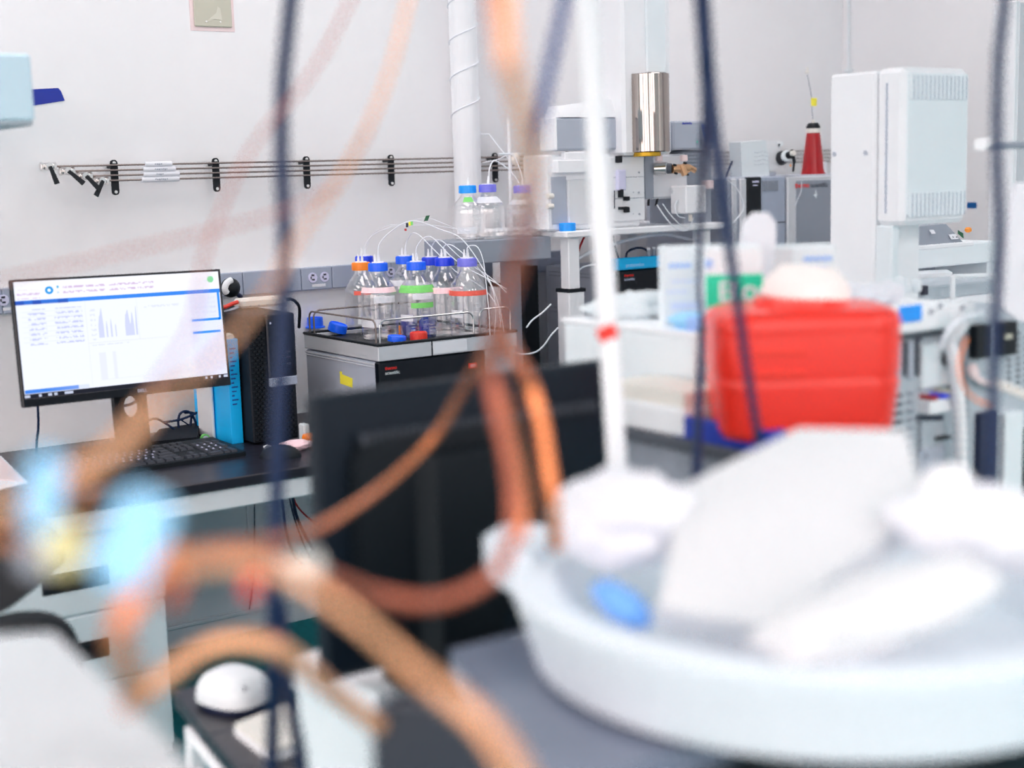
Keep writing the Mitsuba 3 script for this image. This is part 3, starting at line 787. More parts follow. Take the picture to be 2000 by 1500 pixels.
rzb = tf - 0.002
f0, f1, f2, f3 = [at(x, 640, Y=cby0 + 0.014)[0] for x in (741, 925, 937, 997)]
part(k, 'guard_rail', rail_path((f0, cby0 + 0.014, rzb), (f1, cby0 + 0.014, rzb), 0.085), 'm_bright_steel')
part(k, 'guard_rail', rail_path((f2, cby0 + 0.014, rzb), (f3, cby0 + 0.014, rzb), 0.09), 'm_bright_steel')
part(k, 'guard_rail', rail_path((cbx0 + 0.012, cby0 + 0.03, rzb), (cbx0 + 0.012, cby1 - 0.02, rzb), 0.085), 'm_steel')
part(k, 'guard_rail', rail_path((cbx0 + 0.03, cby1 - 0.014, rzb), (cbx1 - 0.03, cby1 - 0.014, rzb), 0.085), 'm_steel')


# ---- bottles
VA = 234.0   # the side of a bottle that faces the camera


def bottle(name, label, group, base, h=0.236, cap='m_cap_blue', capcol=None, bands=(), liquid=None, fittings=2, cat_='bottle', glass='m_glass', scale=1.0):
    """a laboratory bottle: glass body with a thick wall, screw cap, white stopper and tube fittings; bands: (z0, z1, angle0, angle1, material, label)"""
    k = thing(name, label, cat_, group)
    s = scale
    R = 0.050 * s
    hb = h - 0.022
    prof = [(0, 0.004), (R * 0.86, 0.0), (R * 0.97, 0.004), (R, 0.010), (R, hb * 0.60), (R * 0.97, hb * 0.67), (R * 0.86, hb * 0.745), (R * 0.66, hb * 0.82), (R * 0.48, hb * 0.88), (R * 0.41, hb * 0.92), (R * 0.40, hb)]
    inner = [(R * 0.36, hb), (R * 0.37, hb * 0.92), (R * 0.44, hb * 0.877), (R * 0.62, hb * 0.817), (R * 0.82, hb * 0.742), (R * 0.935, hb * 0.667), (R * 0.965, hb * 0.60), (R * 0.965, 0.013), (R * 0.92, 0.009), (0, 0.007)]
    part(k, 'glass', lathe(prof + inner, base, 40), 'm_bottle', 40)
    gm = []
    for j in range(7):
        for t in np.radians(np.linspace(VA + 22, VA + (40 if j % 2 else 34), 4)):
            gm.append(moved(box(-0.0015, 0.0015, -0.0004, 0.0004, -0.0005, 0.0005, 0.0001), rotz(math.degrees(t) + 90), np.asarray(base) + [(R + 0.0005) * math.cos(t), (R + 0.0005) * math.sin(t), 0.03 + j * 0.0125]))
    part(k, 'graduation', cat(*gm), 'm_white', False, kind='stuff')
    if liquid:
        lm, lh = liquid
        part(k, 'liquid', lathe([(0, 0.0085), (R * 0.89, 0.0095), (R * 0.942, 0.0135), (R * 0.942, lh), (0, lh)], base, 32), lm, 40)
    cb = np.asarray(base) + [0, 0, hb - 0.006]
    cp = part(k, 'cap', lathe([(0, 0), (0.0262 * s, 0), (0.0268 * s, 0.003), (0.0264 * s, 0.022), (0.0245 * s, 0.0245), (0.017 * s, 0.0245), (0.017 * s, 0.022), (0, 0.022)], cb, 30), cap, 40)
    part(cp, 'stopper', lathe([(0, 0.020), (0.0168 * s, 0.020), (0.0165 * s, 0.0275), (0, 0.0275)], cb, 24), 'm_paper', 40)
    for i in range(fittings):
        a = 2.2 * i + 0.6
        q = cb + [0.008 * math.cos(a), 0.008 * math.sin(a), 0.027]
        part(cp, 'fitting', lathe([(0, 0), (0.0042, 0), (0.0042, 0.012), (0.0026, 0.014), (0.0026, 0.024), (0, 0.024)], q, 12), 'm_white', 40)
    for z0, z1, a0, a1, mm, la in bands:
        def rad(z):
            return np.interp(z, [p[1] for p in prof[1:]], [p[0] for p in prof[1:]]) + 0.0008
        aa = np.radians(np.linspace(a0, a1, 24))
        zz = np.linspace(z0, z1, 5)
        V = np.array([[(rad(z) + o) * math.cos(t), (rad(z) + o) * math.sin(t), z] for o in (0, 0.0007) for z in zz for t in aa])
        nz, na = len(zz), len(aa)
        F = []
        idx = lambda o, i, j: o * nz * na + i * na + j
        for i in range(nz - 1):
            for j in range(na - 1):
                F += [[idx(1, i, j), idx(1, i, j + 1), idx(1, i + 1, j + 1)], [idx(1, i, j), idx(1, i + 1, j + 1), idx(1, i + 1, j)],
                      [idx(0, i, j), idx(0, i + 1, j + 1), idx(0, i, j + 1)], [idx(0, i, j), idx(0, i + 1, j), idx(0, i + 1, j + 1)]]
        for i in range(nz - 1):
            for j, fl in ((0, 0), (na - 1, 1)):
                q = [idx(0, i, j), idx(1, i, j), idx(1, i + 1, j), idx(0, i + 1, j)]
                q = q[::-1] if fl else q
                F += [[q[0], q[1], q[2]], [q[0], q[2], q[3]]]
        for j in range(na - 1):
            for i, fl in ((0, 1), (nz - 1, 0)):
                q = [idx(0, i, j), idx(1, i, j), idx(1, i, j + 1), idx(0, i, j + 1)]
                q = q if not fl else q[::-1]
                F += [[q[0], q[1], q[2]], [q[0], q[2], q[3]]]
        part(k, 'label_band', moved(trimesh.Trimesh(V, F), None, base), mm, False, label=la)
    return k, cb + np.array([0, 0, 0.03])


TRAY = tf + 0.001
SB = 'solvent bottles on the tray'


def spot(bx, by, cx, cy):
    """foot of a bottle seen at (bx, by) on the tray and its height from the cap seen at (cx, cy)"""
    p = at(bx, by, Z=TRAY)
    return np.array([p[0], p[1], TRAY]), at(cx, cy, Y=p[1])[2] - TRAY


tops = {}
for nm, la, px, py, h, cap, bands, liq in (
        ('far_blue', 'glass bottle with a dark blue cap behind the orange capped one', 712, 498, (717, 637), 'm_cap_deep', (), None),
        ('orange', 'glass bottle with an orange cap at the left end of the tray', 708, 510, (711, 648), 'm_cap_orange', ((0.122, 0.135, VA - 20, VA + 35, 'm_red_tape', 'red mark'), (0.03, 0.055, VA - 10, VA + 40, 'm_cool_white', 'white label')), None),
        ('front_blue', 'large clear bottle with blue cap and white labels, front left of the tray', 740, 511, (744, 660), 'm_cap_blue', ((0.142, 0.158, VA - 75, VA + 75, 'm_pink', 'pale pink band'), (0.112, 0.132, VA - 10, VA + 60, 'm_paper', 'white label'), (0.038, 0.062, VA - 70, VA + 10, 'm_paper', 'white label')), None),
        ('back_centre', 'glass bottle with a blue cap and white shoulder label, back middle of the tray', 790, 498, (796, 642), 'm_cap_blue', ((0.142, 0.160, VA - 70, VA + 40, 'm_paper', 'white shoulder label'),), None),
        ('green', 'glass bottle with blue cap and two green labels, front middle of the tray', 813, 509, (818, 657), 'm_cap_blue', ((0.138, 0.160, VA - 85, VA + 85, 'm_green_label', 'green shoulder band'), (0.118, 0.136, VA - 10, VA + 60, 'm_paper', 'white label'), (0.092, 0.108, VA - 15, VA + 60, 'm_green_label', 'green label'), (0.052, 0.072, VA - 60, VA - 10, 'm_paper', 'white label')), None),
        ('hidden', 'glass bottle with a blue cap mostly hidden behind the green labelled bottle', 843, 500, (847, 645), 'm_cap_deep', ((0.14, 0.156, VA - 60, VA + 20, 'm_paper', 'white label'),), None),
        ('pink_band', 'glass bottle with blue cap and pale pink band, between the green and red labelled ones', 868, 501, (873, 654), 'm_cap_deep', ((0.132, 0.15, VA - 80, VA + 80, 'm_pink', 'pale pink band'),), None),
        ('red_band', 'glass bottle with a violet blue cap and red tape, right end of the tray', 912, 502, (917, 657), 'm_cap_violet', ((0.128, 0.143, VA - 100, VA + 100, 'm_red_tape', 'band of red tape'), (0.062, 0.085, VA - 60, VA - 15, 'm_paper', 'white label')), None)):
    b, h = spot(*h, px, py)
    _, tops[nm] = bottle('solvent_bottle', la, SB, b, h, cap, None, bands, liq, scale=1.13)
# blue flasks between the bottles
k = thing('blue_flask', 'small dark blue glass flask standing behind the front guard rail, left one', 'flask', 'dark blue flasks on the tray')
for i, (px, w_) in enumerate(((800, 0.030), (835, 0.028))):
    if i:
        k = thing('blue_flask', 'small dark blue glass flask behind the red cap, right one', 'flask', 'dark blue flasks on the tray')
    p = at(px, 652, Z=TRAY)
    p = p + np.array([0.0, 0.0, 0.0])
    part(k, 'glass', lathe([(0, 0), (0.024, 0), (0.026, 0.004), (0.026, 0.040), (0.018, 0.052), (0.014, 0.060), (0, 0.060)], p, 24), 'm_bluedark_glass', 40)
    part(k, 'marking', cat(*[box(p[0] - 0.008, p[0] + 0.006, p[1] - 0.0275, p[1] - 0.0255, p[2] + 0.012 + j * 0.009, p[2] + 0.015 + j * 0.009, 0.0003) for j in range(3)]), 'm_cool_white', False)


def loose_cap(px, py, r, h, m, label, tilt=0, flange=False):
    p = at(px, py, Z=TRAY)
    prof = [(0, 0), (r, 0), (r, h * 0.85), (r * 0.93, h), (r * 0.8, h), (r * 0.8, h * 0.9), (0, h * 0.9)]
    if flange:
        prof = [(0, 0), (r * 1.25, 0), (r * 1.25, 0.004), (r, 0.006), (r, h * 0.9), (r * 0.94, h), (r * 0.8, h), (r * 0.78, h * 0.7), (0, h * 0.7)]
    m_ = lathe(prof, n=28)
    if tilt:
        m_.apply_transform(trimesh.transformations.rotation_matrix(math.radians(tilt), [0.7, 0.7, 0]))
        m_.apply_translation([0, 0, -m_.bounds[0][2]])
    thing('loose_cap', label, 'cap', 'loose caps on the tray', moved(m_, None, p), m, 40)


loose_cap(616, 640, 0.026, 0.035, 'm_cap_blue', 'upright blue cap at the far left corner of the tray', 0, True)
loose_cap(658, 653, 0.030, 0.026, 'm_cap_blue', 'tilted blue cap lying left of the bottles on the tray', 18)
loose_cap(775, 668, 0.028, 0.016, 'm_cap_blue', 'flat blue cap at the front edge of the tray', 6)
loose_cap(818, 665, 0.0265, 0.026, 'm_cap_red', 'red cap at the front edge of the tray')
loose_cap(782, 655, 0.007, 0.03, 'm_cap_orange', 'tiny orange cap between the bottles on the tray')

# white solvent tubing
TB = 'white solvent tubes from the bottles'
routes = [
    ('front_blue', [(745, 470), (800, 432), (860, 448), (905, 470), (952, 540), (975, 600), (985, 650)], 'front left bottle'),
    ('green', [(815, 480), (840, 462), (880, 500), (915, 525), (960, 548), (990, 565)], 'green labelled bottle'),
    ('back_centre', [(795, 470), (812, 455), (850, 490), (890, 530), (940, 560), (972, 600), (978, 640)], 'back middle bottle'),
    ('hidden', [(845, 478), (862, 470), (905, 508), (955, 540), (990, 572)], 'hidden blue capped bottle'),
    ('pink_band', [(868, 480), (888, 482), (930, 520), (960, 560), (968, 610), (965, 655)], 'pink banded bottle'),
    ('red_band', [(914, 482), (932, 482), (944, 510), (950, 560), (955, 610), (957, 655)], 'red banded bottle'),
    ('far_blue', [(716, 482), (728, 458), (760, 440), (800, 440), (845, 440), (885, 446), (920, 452)], 'dark blue capped bottle'),
    ('orange', [(712, 480), (735, 455), (790, 436), (832, 426), (870, 438), (915, 458)], 'orange capped bottle')]
for nm, pts, la in routes:
    z0 = tops[nm]
    dd = float((z0 - EYE) @ FW)
    n_ = len(pts)
    pp = [z0] + [at(x, y, d=dd + (4.18 - dd) * i / n_) for i, (x, y) in enumerate(pts)]
    if nm in ('far_blue', 'orange'):
        pp = [z0] + [at(x, y, d=dd + (4.42 - dd) * i / n_) for i, (x, y) in enumerate(pts)]
    thing('solvent_tube', f'thin white plastic tube leaving the {la}', 'tube', TB, tube(pp, 0.0016 if nm not in ('far_blue', 'orange') else 0.0011, 6), 'm_tube_white')
k = thing('tube_tag', 'dark green tag clipped on a thin tube above the bottles', 'tag', None, plate(at(828, 432, d=4.3), RT, UP, [(0, 0), (0.012, 0.002), (0.018, 0.018), (0.006, 0.016)], 0.003), 'm_dark_green')
k = thing('tube_tag', 'black, yellow and red tags on a thin tube above the bottles', 'tag')
for i, (x, y, mm) in enumerate(((793, 444, 'm_ink'), (798, 441, 'm_yellow'), (802, 440, 'm_green_label'), (790, 451, 'm_ext_red'))):
    part(k, 'flag', plate(at(x, y, d=4.3), RT, UP, rrect(0.007, 0.013 if i < 3 else 0.007, 0.002), 0.003), mm)

# ================================================================== SHELF WITH THREE BOTTLES
sy0, sy1 = 3.70, 3.88
sx0, sx1 = at(887, 490, Y=sy0)[0], at(1077, 490, Y=sy0)[0]
sz1, sz0 = at(980, 467, Y=sy0)[2], at(980, 512, Y=sy0)[2]
k = thing('bottle_shelf', 'grey metal shelf box carrying three bottles beside the white column', 'shelf')
part(k, 'box', box(sx0, sx1, sy0, sy1, sz0, sz1, 0.003), 'm_midgray')
for x in (sx1 - 0.09,):
    part(k, 'post', box(x, x + 0.05, sy1 - 0.06, sy1 - 0.01, DZ, sz0, 0.002), 'm_midgray')
S3 = 'bottles on the grey shelf'
for i, (px, py, h, cap, la, bands) in enumerate(((914, 362, 0.185, 'm_cap_cyan', 'glass bottle with a cyan cap in front of the white column', ((0.12, 0.135, VA - 20, VA + 30, 'm_green_label', 'green label'), (0.02, 0.04, VA - 40, VA + 30, 'm_paper', 'white label'))),
                                                ('x', 0, 0.185, 'm_cap_violet', 'glass bottle with a violet cap and white neck band, middle of the grey shelf', ((0.115, 0.135, VA - 90, VA + 90, 'm_paper', 'white band'),)),
                                                ('y', 0, 0.185, 'm_cap_violet', 'glass bottle with a pale blue cap at the right end of the grey shelf', ((0.105, 0.12, VA - 60, VA + 20, 'm_paper', 'white label'), (0.075, 0.09, VA - 50, VA + 10, 'm_paper', 'white label'))))):
    pxs = (916, 955, 1022)[i]
    yy = (3.80, 3.765, 3.775)[i]
    b = at(pxs, 463, Y=yy)
    b[2] = sz1
    hh = at(pxs, (360, 358, 360)[i], Y=yy)[2] - sz1
    bottle('shelf_bottle', la, S3, b, hh, cap, None, bands, ('m_liquid', 0.02), 1, scale=1.06)
thing('feed_tube', 'white tube arching from the violet capped shelf bottle to the column cord', 'tube', None, tube([at(955, 352, Y=3.765), at(956, 330, Y=3.78), at(966, 314, Y=3.80), at(990, 328, Y=3.80), at(1006, 345, Y=3.79), at(1014, 358, Y=3.78)], 0.0022, 6), 'm_tube_white')
thing('feed_tube', 'white tube crossing in front of the black clip beside the column', 'tube', None, tube([at(943, 318, Y=4.05), at(970, 312, Y=3.95), at(1000, 302, Y=3.86), at(1014, 326, Y=3.82), at(1022, 354, Y=3.775)], 0.002, 6), 'm_tube_white')
k = thing('clamp_stand', 'slim white stand rod with a round clamp knob beside the white column', 'stand')
pr = at(993, 232, Y=3.88); pb = at(994, 300, Y=3.88)
part(k, 'rod', cyl((pb[0], 3.875, DZ), (pb[0], 3.875, pr[2]), 0.0065, 14), 'm_white')
part(k, 'crossbar', cyl(at(975, 301, Y=3.875), at(1030, 300, Y=3.86), 0.003, 10), 'm_cool_white')
q = at(1008, 312, Y=3.86)
part(k, 'knob', crumple(q, (0.016, 0.014, 0.020), 0.25, 2, 8, sub=3), 'm_ivory')

# ================================================================== LIFT TABLE WITH MASS SPECTROMETER
c0 = at(1106, 452, d=4.50)
tx0, ty0, tz = c0[0], c0[1], c0[2]
tx1 = at(1418, 438, Y=ty0)[0]
ty1 = 4.12
k = thing('lift_table', 'white height adjustable table under the mass spectrometer', 'table')
part(k, 'tabletop', box(tx0, tx1, ty0, ty1, tz - 0.022, tz, 0.004), 'm_white')


def lift_leg(x, y):
    lz = at(1097, 571, Y=ty0 + 0.02)[2]
    l = part(k, 'leg', box(x, x + 0.066, y, y + 0.066, DZ, lz, 0.004), 'm_white')
    part(l, 'inner_column', box(x + 0.009, x + 0.055, y + 0.009, y + 0.055, lz, tz - 0.022, 0.003), 'm_white')
    part(l, 'collar', box(x - 0.003, x + 0.069, y - 0.003, y + 0.069, lz - 0.004, lz + 0.008, 0.002), 'm_black', label='black collar')


for x in (tx0 + 0.02, tx1 - 0.10):
    for y in (ty0 + 0.02, ty1 - 0.09):
        lift_leg(x, y)
# instrument bench under it
k = thing('instrument_bench', 'long dark bench along the back wall under the mass spectrometer', 'bench')
part(k, 'benchtop', box(2.615, 4.655, 3.42, 4.17, DZ - 0.03, DZ, 0.003), 'm_desk')
part(k, 'cabinet', box(2.65, 4.62, 3.46, 4.15, 0.08, DZ - 0.03, 0.003), 'm_cool_white')
part(k, 'plinth', box(2.68, 4.60, 3.52, 4.12, 0, 0.08, 0.002), 'm_darkgray')

p = at(1100, 447, Z=tz)
thing('table_cap', 'bright blue bottle cap on the front corner of the lift table', 'cap', None, lathe([(0, 0), (0.0265, 0), (0.027, 0.022), (0.025, 0.0255), (0, 0.0255)], (tx0 + 0.028, ty0 + 0.03, tz), 28), 'm_cap_cyan')

k = thing('mass_spectrometer', 'white and grey mass spectrometer with a mirror polished cylinder on the lift table', 'instrument')
Y1 = ty0 + 0.05


def fx(px, y=None):
    return at(px, 300, Y=Y1 if y is None else y)[0]


def fz(py, px=1180, y=None):
    return at(px, py, Y=Y1 if y is None else y)[2]


yb_ = Y1 + 0.20
part(k, 'lower_body', box(fx(1066), fx(1250), Y1, Y1 + 0.13, tz + 0.001, fz(300), 0.006), 'm_white')
part(k, 'front_recess', box(fx(1074), fx(1104), Y1 - 0.003, Y1 + 0.002, fz(440, 1090) + 0.004, fz(345, 1090), 0.001), 'm_gray')
part(k, 'access_panel', box(fx(1104), fx(1152), Y1 - 0.012, Y1 + 0.002, fz(441, 1130) + 0.004, fz(350, 1130), 0.003), 'm_white_matte')
part(k, 'step_block', cat(box(fx(1078), fx(1150), Y1 - 0.03, Y1 + 0.002, fz(338, 1115), fz(312, 1115), 0.003), box(fx(1095), fx(1136), Y1 - 0.022, Y1 + 0.002, fz(312, 1115), fz(297, 1115), 0.003)), 'm_white')
for py in (383, 403):
    part(k, 'connector', cyl(at(1069, py, Y=Y1 - 0.012), at(1080, py, Y=Y1 - 0.012), 0.009, 14), 'm_ivory')
part(k, 'pump_panel', cat(box(fx(1170), fx(1251), Y1 - 0.02, Y1 + 0.002, fz(432, 1210), fz(306, 1210), 0.003)), 'm_white')
part(k, 'panel_seam', cat(*[box(fx(1190), fx(1250), Y1 - 0.0215, Y1 - 0.019, fz(py, 1225) - 0.0008, fz(py, 1225) + 0.0008, 0.0002) for py in (346, 387)]), 'm_midgray', False)
for px, py in ((1248, 337), (1248, 376), (1249, 418), (1237, 376), (1237, 418)):
    part(k, 'panel_screw', cyl(at(px, py, Y=Y1 - 0.02), at(px, py, Y=Y1 - 0.0225), 0.0035 if px > 1240 else 0.0015, 10), 'm_midgray')
s = part(k, 'syringe_pump', cat(box(fx(1194), fx(1210), Y1 - 0.034, Y1 - 0.018, fz(372, 1200), fz(332, 1200), 0.003)), 'm_lavender', label='small syringe pump')
part(s, 'clamp', cat(box(fx(1194), fx(1201), Y1 - 0.04, Y1 - 0.018, fz(318, 1200), fz(305, 1200), 0.002), box(fx(1198), fx(1202), Y1 - 0.04, Y1 - 0.018, fz(386, 1200), fz(370, 1200), 0.001),
                     box(fx(1208), fx(1214), Y1 - 0.04, Y1 - 0.018, fz(392, 1210), fz(384, 1210), 0.001), box(fx(1198), fx(1214), Y1 - 0.036, Y1 - 0.018, fz(409, 1205), fz(404, 1205), 0.001), box(fx(1208), fx(1215), Y1 - 0.036, Y1 - 0.018, fz(415, 1210), fz(405, 1210), 0.001)), 'm_black')
part(s, 'plunger', cyl(at(1200, 372, Y=Y1 - 0.03), at(1200, 408, Y=Y1 - 0.03), 0.002, 8), 'm_ink')
# upper grey body left, dark gap below it
Y2 = Y1 - 0.02
part(k, 'upper_body', box(fx(1086, Y2), fx(1232, Y2), Y2, Y2 + 0.09, fz(293, 1160, Y2), fz(230, 1160, Y2), 0.006), 'm_gray')
part(k, 'side_cap', box(fx(1086, Y2) - 0.004, fx(1089, Y2), Y2 - 0.004, Y2 + 0.085, fz(294, 1087, Y2), fz(229, 1087, Y2), 0.004), 'm_white')
zz1 = fz(229, 1150, Y2)
w0, w1, w2 = fx(1096, Y2), fx(1224, Y2), 0
part(k, 'sloped_lid', hull([(w0, y, zz1) for y in (Y2, Y2 + 0.09)] + [(w1, y, zz1) for y in (Y2, Y2 + 0.09)] + [(w0 + 0.004, y, fz(207, 1098, Y2)) for y in (Y2 + 0.02, Y2 + 0.07)] + [(w1, y, fz(190, 1222, Y2)) for y in (Y2 + 0.02, Y2 + 0.07)]), 'm_white')
# tall column
Y3 = Y1 - 0.06
ca, cb_, cc = fx(1219, Y3), fx(1268, Y3), fx(1314, Y3)
part(k, 'tower_column', box(ca, cc, Y3, Y3 + 0.16, fz(303, 1260, Y3), CEIL - 0.4, 0.010), 'm_white')
part(k, 'tower_face', box(fx(1266, Y3 - 0.008), fx(1303, Y3 - 0.008), Y3 - 0.010, Y3 + 0.002, fz(143, 1285, Y3), CEIL - 0.4, 0.004), 'm_cool_white')
cyx = at(1270, 220, Y=Y3 - 0.012)
cr = (fx(1303, Y3 - 0.012) - fx(1237, Y3 - 0.012)) / 2
prof = [(0, 0), (cr - 0.002, 0), (cr, 0.002), (cr, 1.0), (cr - 0.003, 1.0), (0, 1.0)]
zc0, zc1 = fz(297, 1270, Y3), fz(145, 1270, Y3)
part(k, 'polished_cylinder', cyl((cyx[0], Y3 - 0.005, zc0), (cyx[0], Y3 - 0.005, zc1), cr * 0.93, 48), 'm_chrome', label='mirror polished metal cylinder')
part(k, 'brass_foot', cyl((cyx[0] - 0.016, Y3 - 0.012, zc0 - 0.014), (cyx[0] - 0.016, Y3 - 0.012, zc0), cr * 0.62, 28), 'm_brass', label='yellow brass foot')
# right grey body with small screen
part(k, 'upper_body', box(fx(1316, Y2), fx(1402, Y2), Y2, yb_, fz(292, 1350, Y2), fz(236, 1350, Y2), 0.006), 'm_gray')
part(k, 'lettering', cat(*[box(fx(1333 + 2.4 * i, Y2), fx(1334.8 + 2.4 * i, Y2), Y2 - 0.0008, Y2 + 0.001, fz(243, 1340, Y2), fz(239, 1340, Y2), 0.0002) for i in range(8)]), 'm_tape_blue', False)
part(k, 'status_light', cyl(at(1362, 277, Y=Y2), at(1362, 277, Y=Y2 - 0.003), 0.003, 10), 'm_green')
o = at(1376, 284, Y=Y2 - 0.02)
sc = part(k, 'control_panel', moved(box(0, 0.062, 0, 0.085, -0.012, 0, 0.003), frame([0.98, 0.15, 0], [0.12, 0.25, 0.95]), o), 'm_midgray')
part(sc, 'screen', moved(box(0.006, 0.056, 0.012, 0.074, 0, 0.0012, 0.0005), frame([0.98, 0.15, 0], [0.12, 0.25, 0.95]), o), 'm_screen_small', label='small blue screen')
part(k, 'vent_column', box(fx(1340), fx(1398), Y1 + 0.02, yb_, fz(440, 1370), fz(293, 1370), 0.005), 'm_midgray')
part(k, 'vent_slat', cat(*[box(fx(1346), fx(1392), Y1 + 0.012, Y1 + 0.022, fz(300 + 7 * i, 1370) - 0.002, fz(300 + 7 * i, 1370) + 0.002, 0.0005) for i in range(5)]), 'm_gray', False)
# ion source
part(k, 'source_block', box(fx(1256), fx(1340), Y1 - 0.01, yb_, fz(388, 1300), fz(301, 1300), 0.008), 'm_silver')
part(k, 'source_side', box(fx(1255), fx(1272), Y1 - 0.012, Y1, fz(388, 1262), fz(303, 1262), 0.002), 'm_midgray')
part(k, 'source_barrel', cyl(at(1280, 329, Y=Y1 - 0.014), at(1304, 329, Y=Y1 - 0.05), 0.021, 24), 'm_bright_steel')
part(k, 'source_collar', cyl(at(1300, 329, Y=Y1 - 0.045), at(1312, 329, Y=Y1 - 0.06), 0.017, 24), 'm_darkgray')
part(k, 'valve_head', cat(cyl(at(1312, 330, Y=Y1 - 0.06), at(1345, 329, Y=Y1 - 0.065), 0.015, 12), cyl(at(1330, 322, Y=Y1 - 0.07), at(1338, 342, Y=Y1 - 0.075), 0.012, 8), cyl(at(1345, 326, Y=Y1 - 0.06), at(1358, 333, Y=Y1 - 0.06), 0.010, 8)), 'm_gold', label='copper coloured valve fittings')
part(k, 'valve_bolt', cat(*[cyl(at(x, y, Y=Y1 - 0.072), at(x + 4, y + 1, Y=Y1 - 0.085), 0.004, 8) for x, y in ((1316, 322), (1318, 338), (1336, 318), (1340, 340))]), 'm_black')
part(k, 'source_tube', cyl(at(1310, 372, Y=Y1 - 0.014), at(1334, 374, Y=Y1 - 0.03), 0.012, 18), 'm_silver')
part(k, 'pink_clamp', cat(box(fx(1276), fx(1287), Y1 - 0.02, Y1, fz(315, 1280), fz(303, 1280), 0.002), box(fx(1325), fx(1336), Y1 - 0.02, Y1, fz(315, 1330), fz(303, 1330), 0.002)), 'm_pale_pink')
s = part(k, 'pump_box', box(fx(1339, Y1 - 0.09), fx(1379, Y1 - 0.09), Y1 - 0.09, Y1 - 0.01, fz(417, 1360, Y1 - 0.09), fz(362, 1360, Y1 - 0.09), 0.004), 'm_white', label='small white pump box')
part(s, 'spout', cyl(at(1348, 418, Y=Y1 - 0.06), at(1349, 432, Y=Y1 - 0.06), 0.007, 12), 'm_ivory')
part(k, 'pink_tag', box(fx(1381, Y1 - 0.05), fx(1393, Y1 - 0.05), Y1 - 0.055, Y1 - 0.02, fz(369, 1386, Y1 - 0.05), fz(352, 1386, Y1 - 0.05), 0.002), 'm_pale_pink')
for x1_, x2_ in ((1267, 1266), (1284, 1281)):
    part(k, 'source_foot', cyl(at(x1_, 388, Y=Y1), at(x2_, 402, Y=Y1), 0.004, 8), 'm_black')
WT = 'white tubes of the mass spectrometer'
for pts, la, r in (([(1335, 386), (1321, 394), (1318, 408), (1325, 422), (1338, 426)], 'white tube curling left of the small white pump box', 0.0025),
                   ([(1283, 400), (1300, 425), (1320, 446), (1340, 450), (1352, 434)], 'white tube looping below the ion source', 0.0025),
                   ([(1294, 398), (1310, 420), (1330, 440), (1346, 446), (1354, 425)], 'second white tube looping below the ion source', 0.002),
                   ([(1420, 352), (1440, 370), (1452, 400), (1449, 415), (1430, 437)], 'white tube hanging before the black instrument front', 0.0025)):
    thing('instrument_tube', la, 'tube', WT, tube([at(x, y, Y=Y1 - 0.05) for x, y in pts], r, 8), 'm_tube_white')
# items under the lift table
lx = at(1203, 520, d=4.72)
k = thing('chromatography_module', 'black fronted chromatography module under the lift table, cyan tape on top', 'instrument')
lX, lY = lx[0], lx[1]
ltz = at(1203, 527, d=4.72)[2]
part(k, 'body', box(lX, lX + 0.36, lY + 0.01, 4.08, DZ, ltz, 0.004), 'm_gray')
d = part(k, 'front_door', box(lX + 0.002, lX + 0.34, lY - 0.012, lY + 0.012, DZ + 0.01, ltz - 0.004, 0.004), 'm_black_gloss', label='black front door')
part(d, 'lettering', text('thermo', 0.009, at(1219, 541, Y=lY - 0.0125), EX, EZ, True), 'm_ink_red', False, label='red maker lettering')
part(d, 'lettering', text('scientific', 0.008, at(1219, 548.5, Y=lY - 0.0125), EX, EZ), 'm_ink_pale', False)
part(k, 'tape', box(lX - 0.01, lX + 0.35, lY - 0.016, lY + 0.02, ltz - 0.002, at(1203, 505, d=4.72)[2], 0.003), 'm_cyan_tape', label='strip of cyan tape')
part(k, 'tape_print', text('proteomics', 0.011, at(1222, 522, Y=lY - 0.0165), EX, EZ, True), 'm_tag_blue', False)
part(k, 'seam', cat(*[box(lX - 0.001, lX + 0.003, lY + 0.04, 4.06, z - 0.003, z, 0.0005) for z in (ltz - 0.02, ltz - 0.032, 1.0, 0.985)]), 'm_midgray', False)
for i in range(4):
    p = at(1247 + i * 10, 503, Y=lY + 0.05 + 0.012 * (i % 2))
    z_ = at(1203, 505, d=4.72)[2]
    kk = thing('sample_vial', ('leftmost', 'second from the left', 'third from the left', 'rightmost')[i] + ' of four tiny white capped vials on the black module', 'vial', 'vials on the black module')
    part(kk, 'glass', cyl((p[0], lY - 0.004 + 0.012 * (i % 2), z_), (p[0], lY - 0.004 + 0.012 * (i % 2), z_ + 0.022), 0.006, 12), 'm_midgray')
    part(kk, 'cap', cyl((p[0], lY - 0.004 + 0.012 * (i % 2), z_ + 0.022), (p[0], lY - 0.004 + 0.012 * (i % 2), z_ + 0.03), 0.0065, 12), 'm_paper')
thing('coiled_cable', 'black cable loop lying behind the vials under the lift table', 'cable', None, tube([at(x, y, Y=lY + 0.12) for x, y in ((1222, 508), (1226, 492), (1245, 484), (1262, 488), (1268, 500))], 0.004, 8), 'm_cable_black')
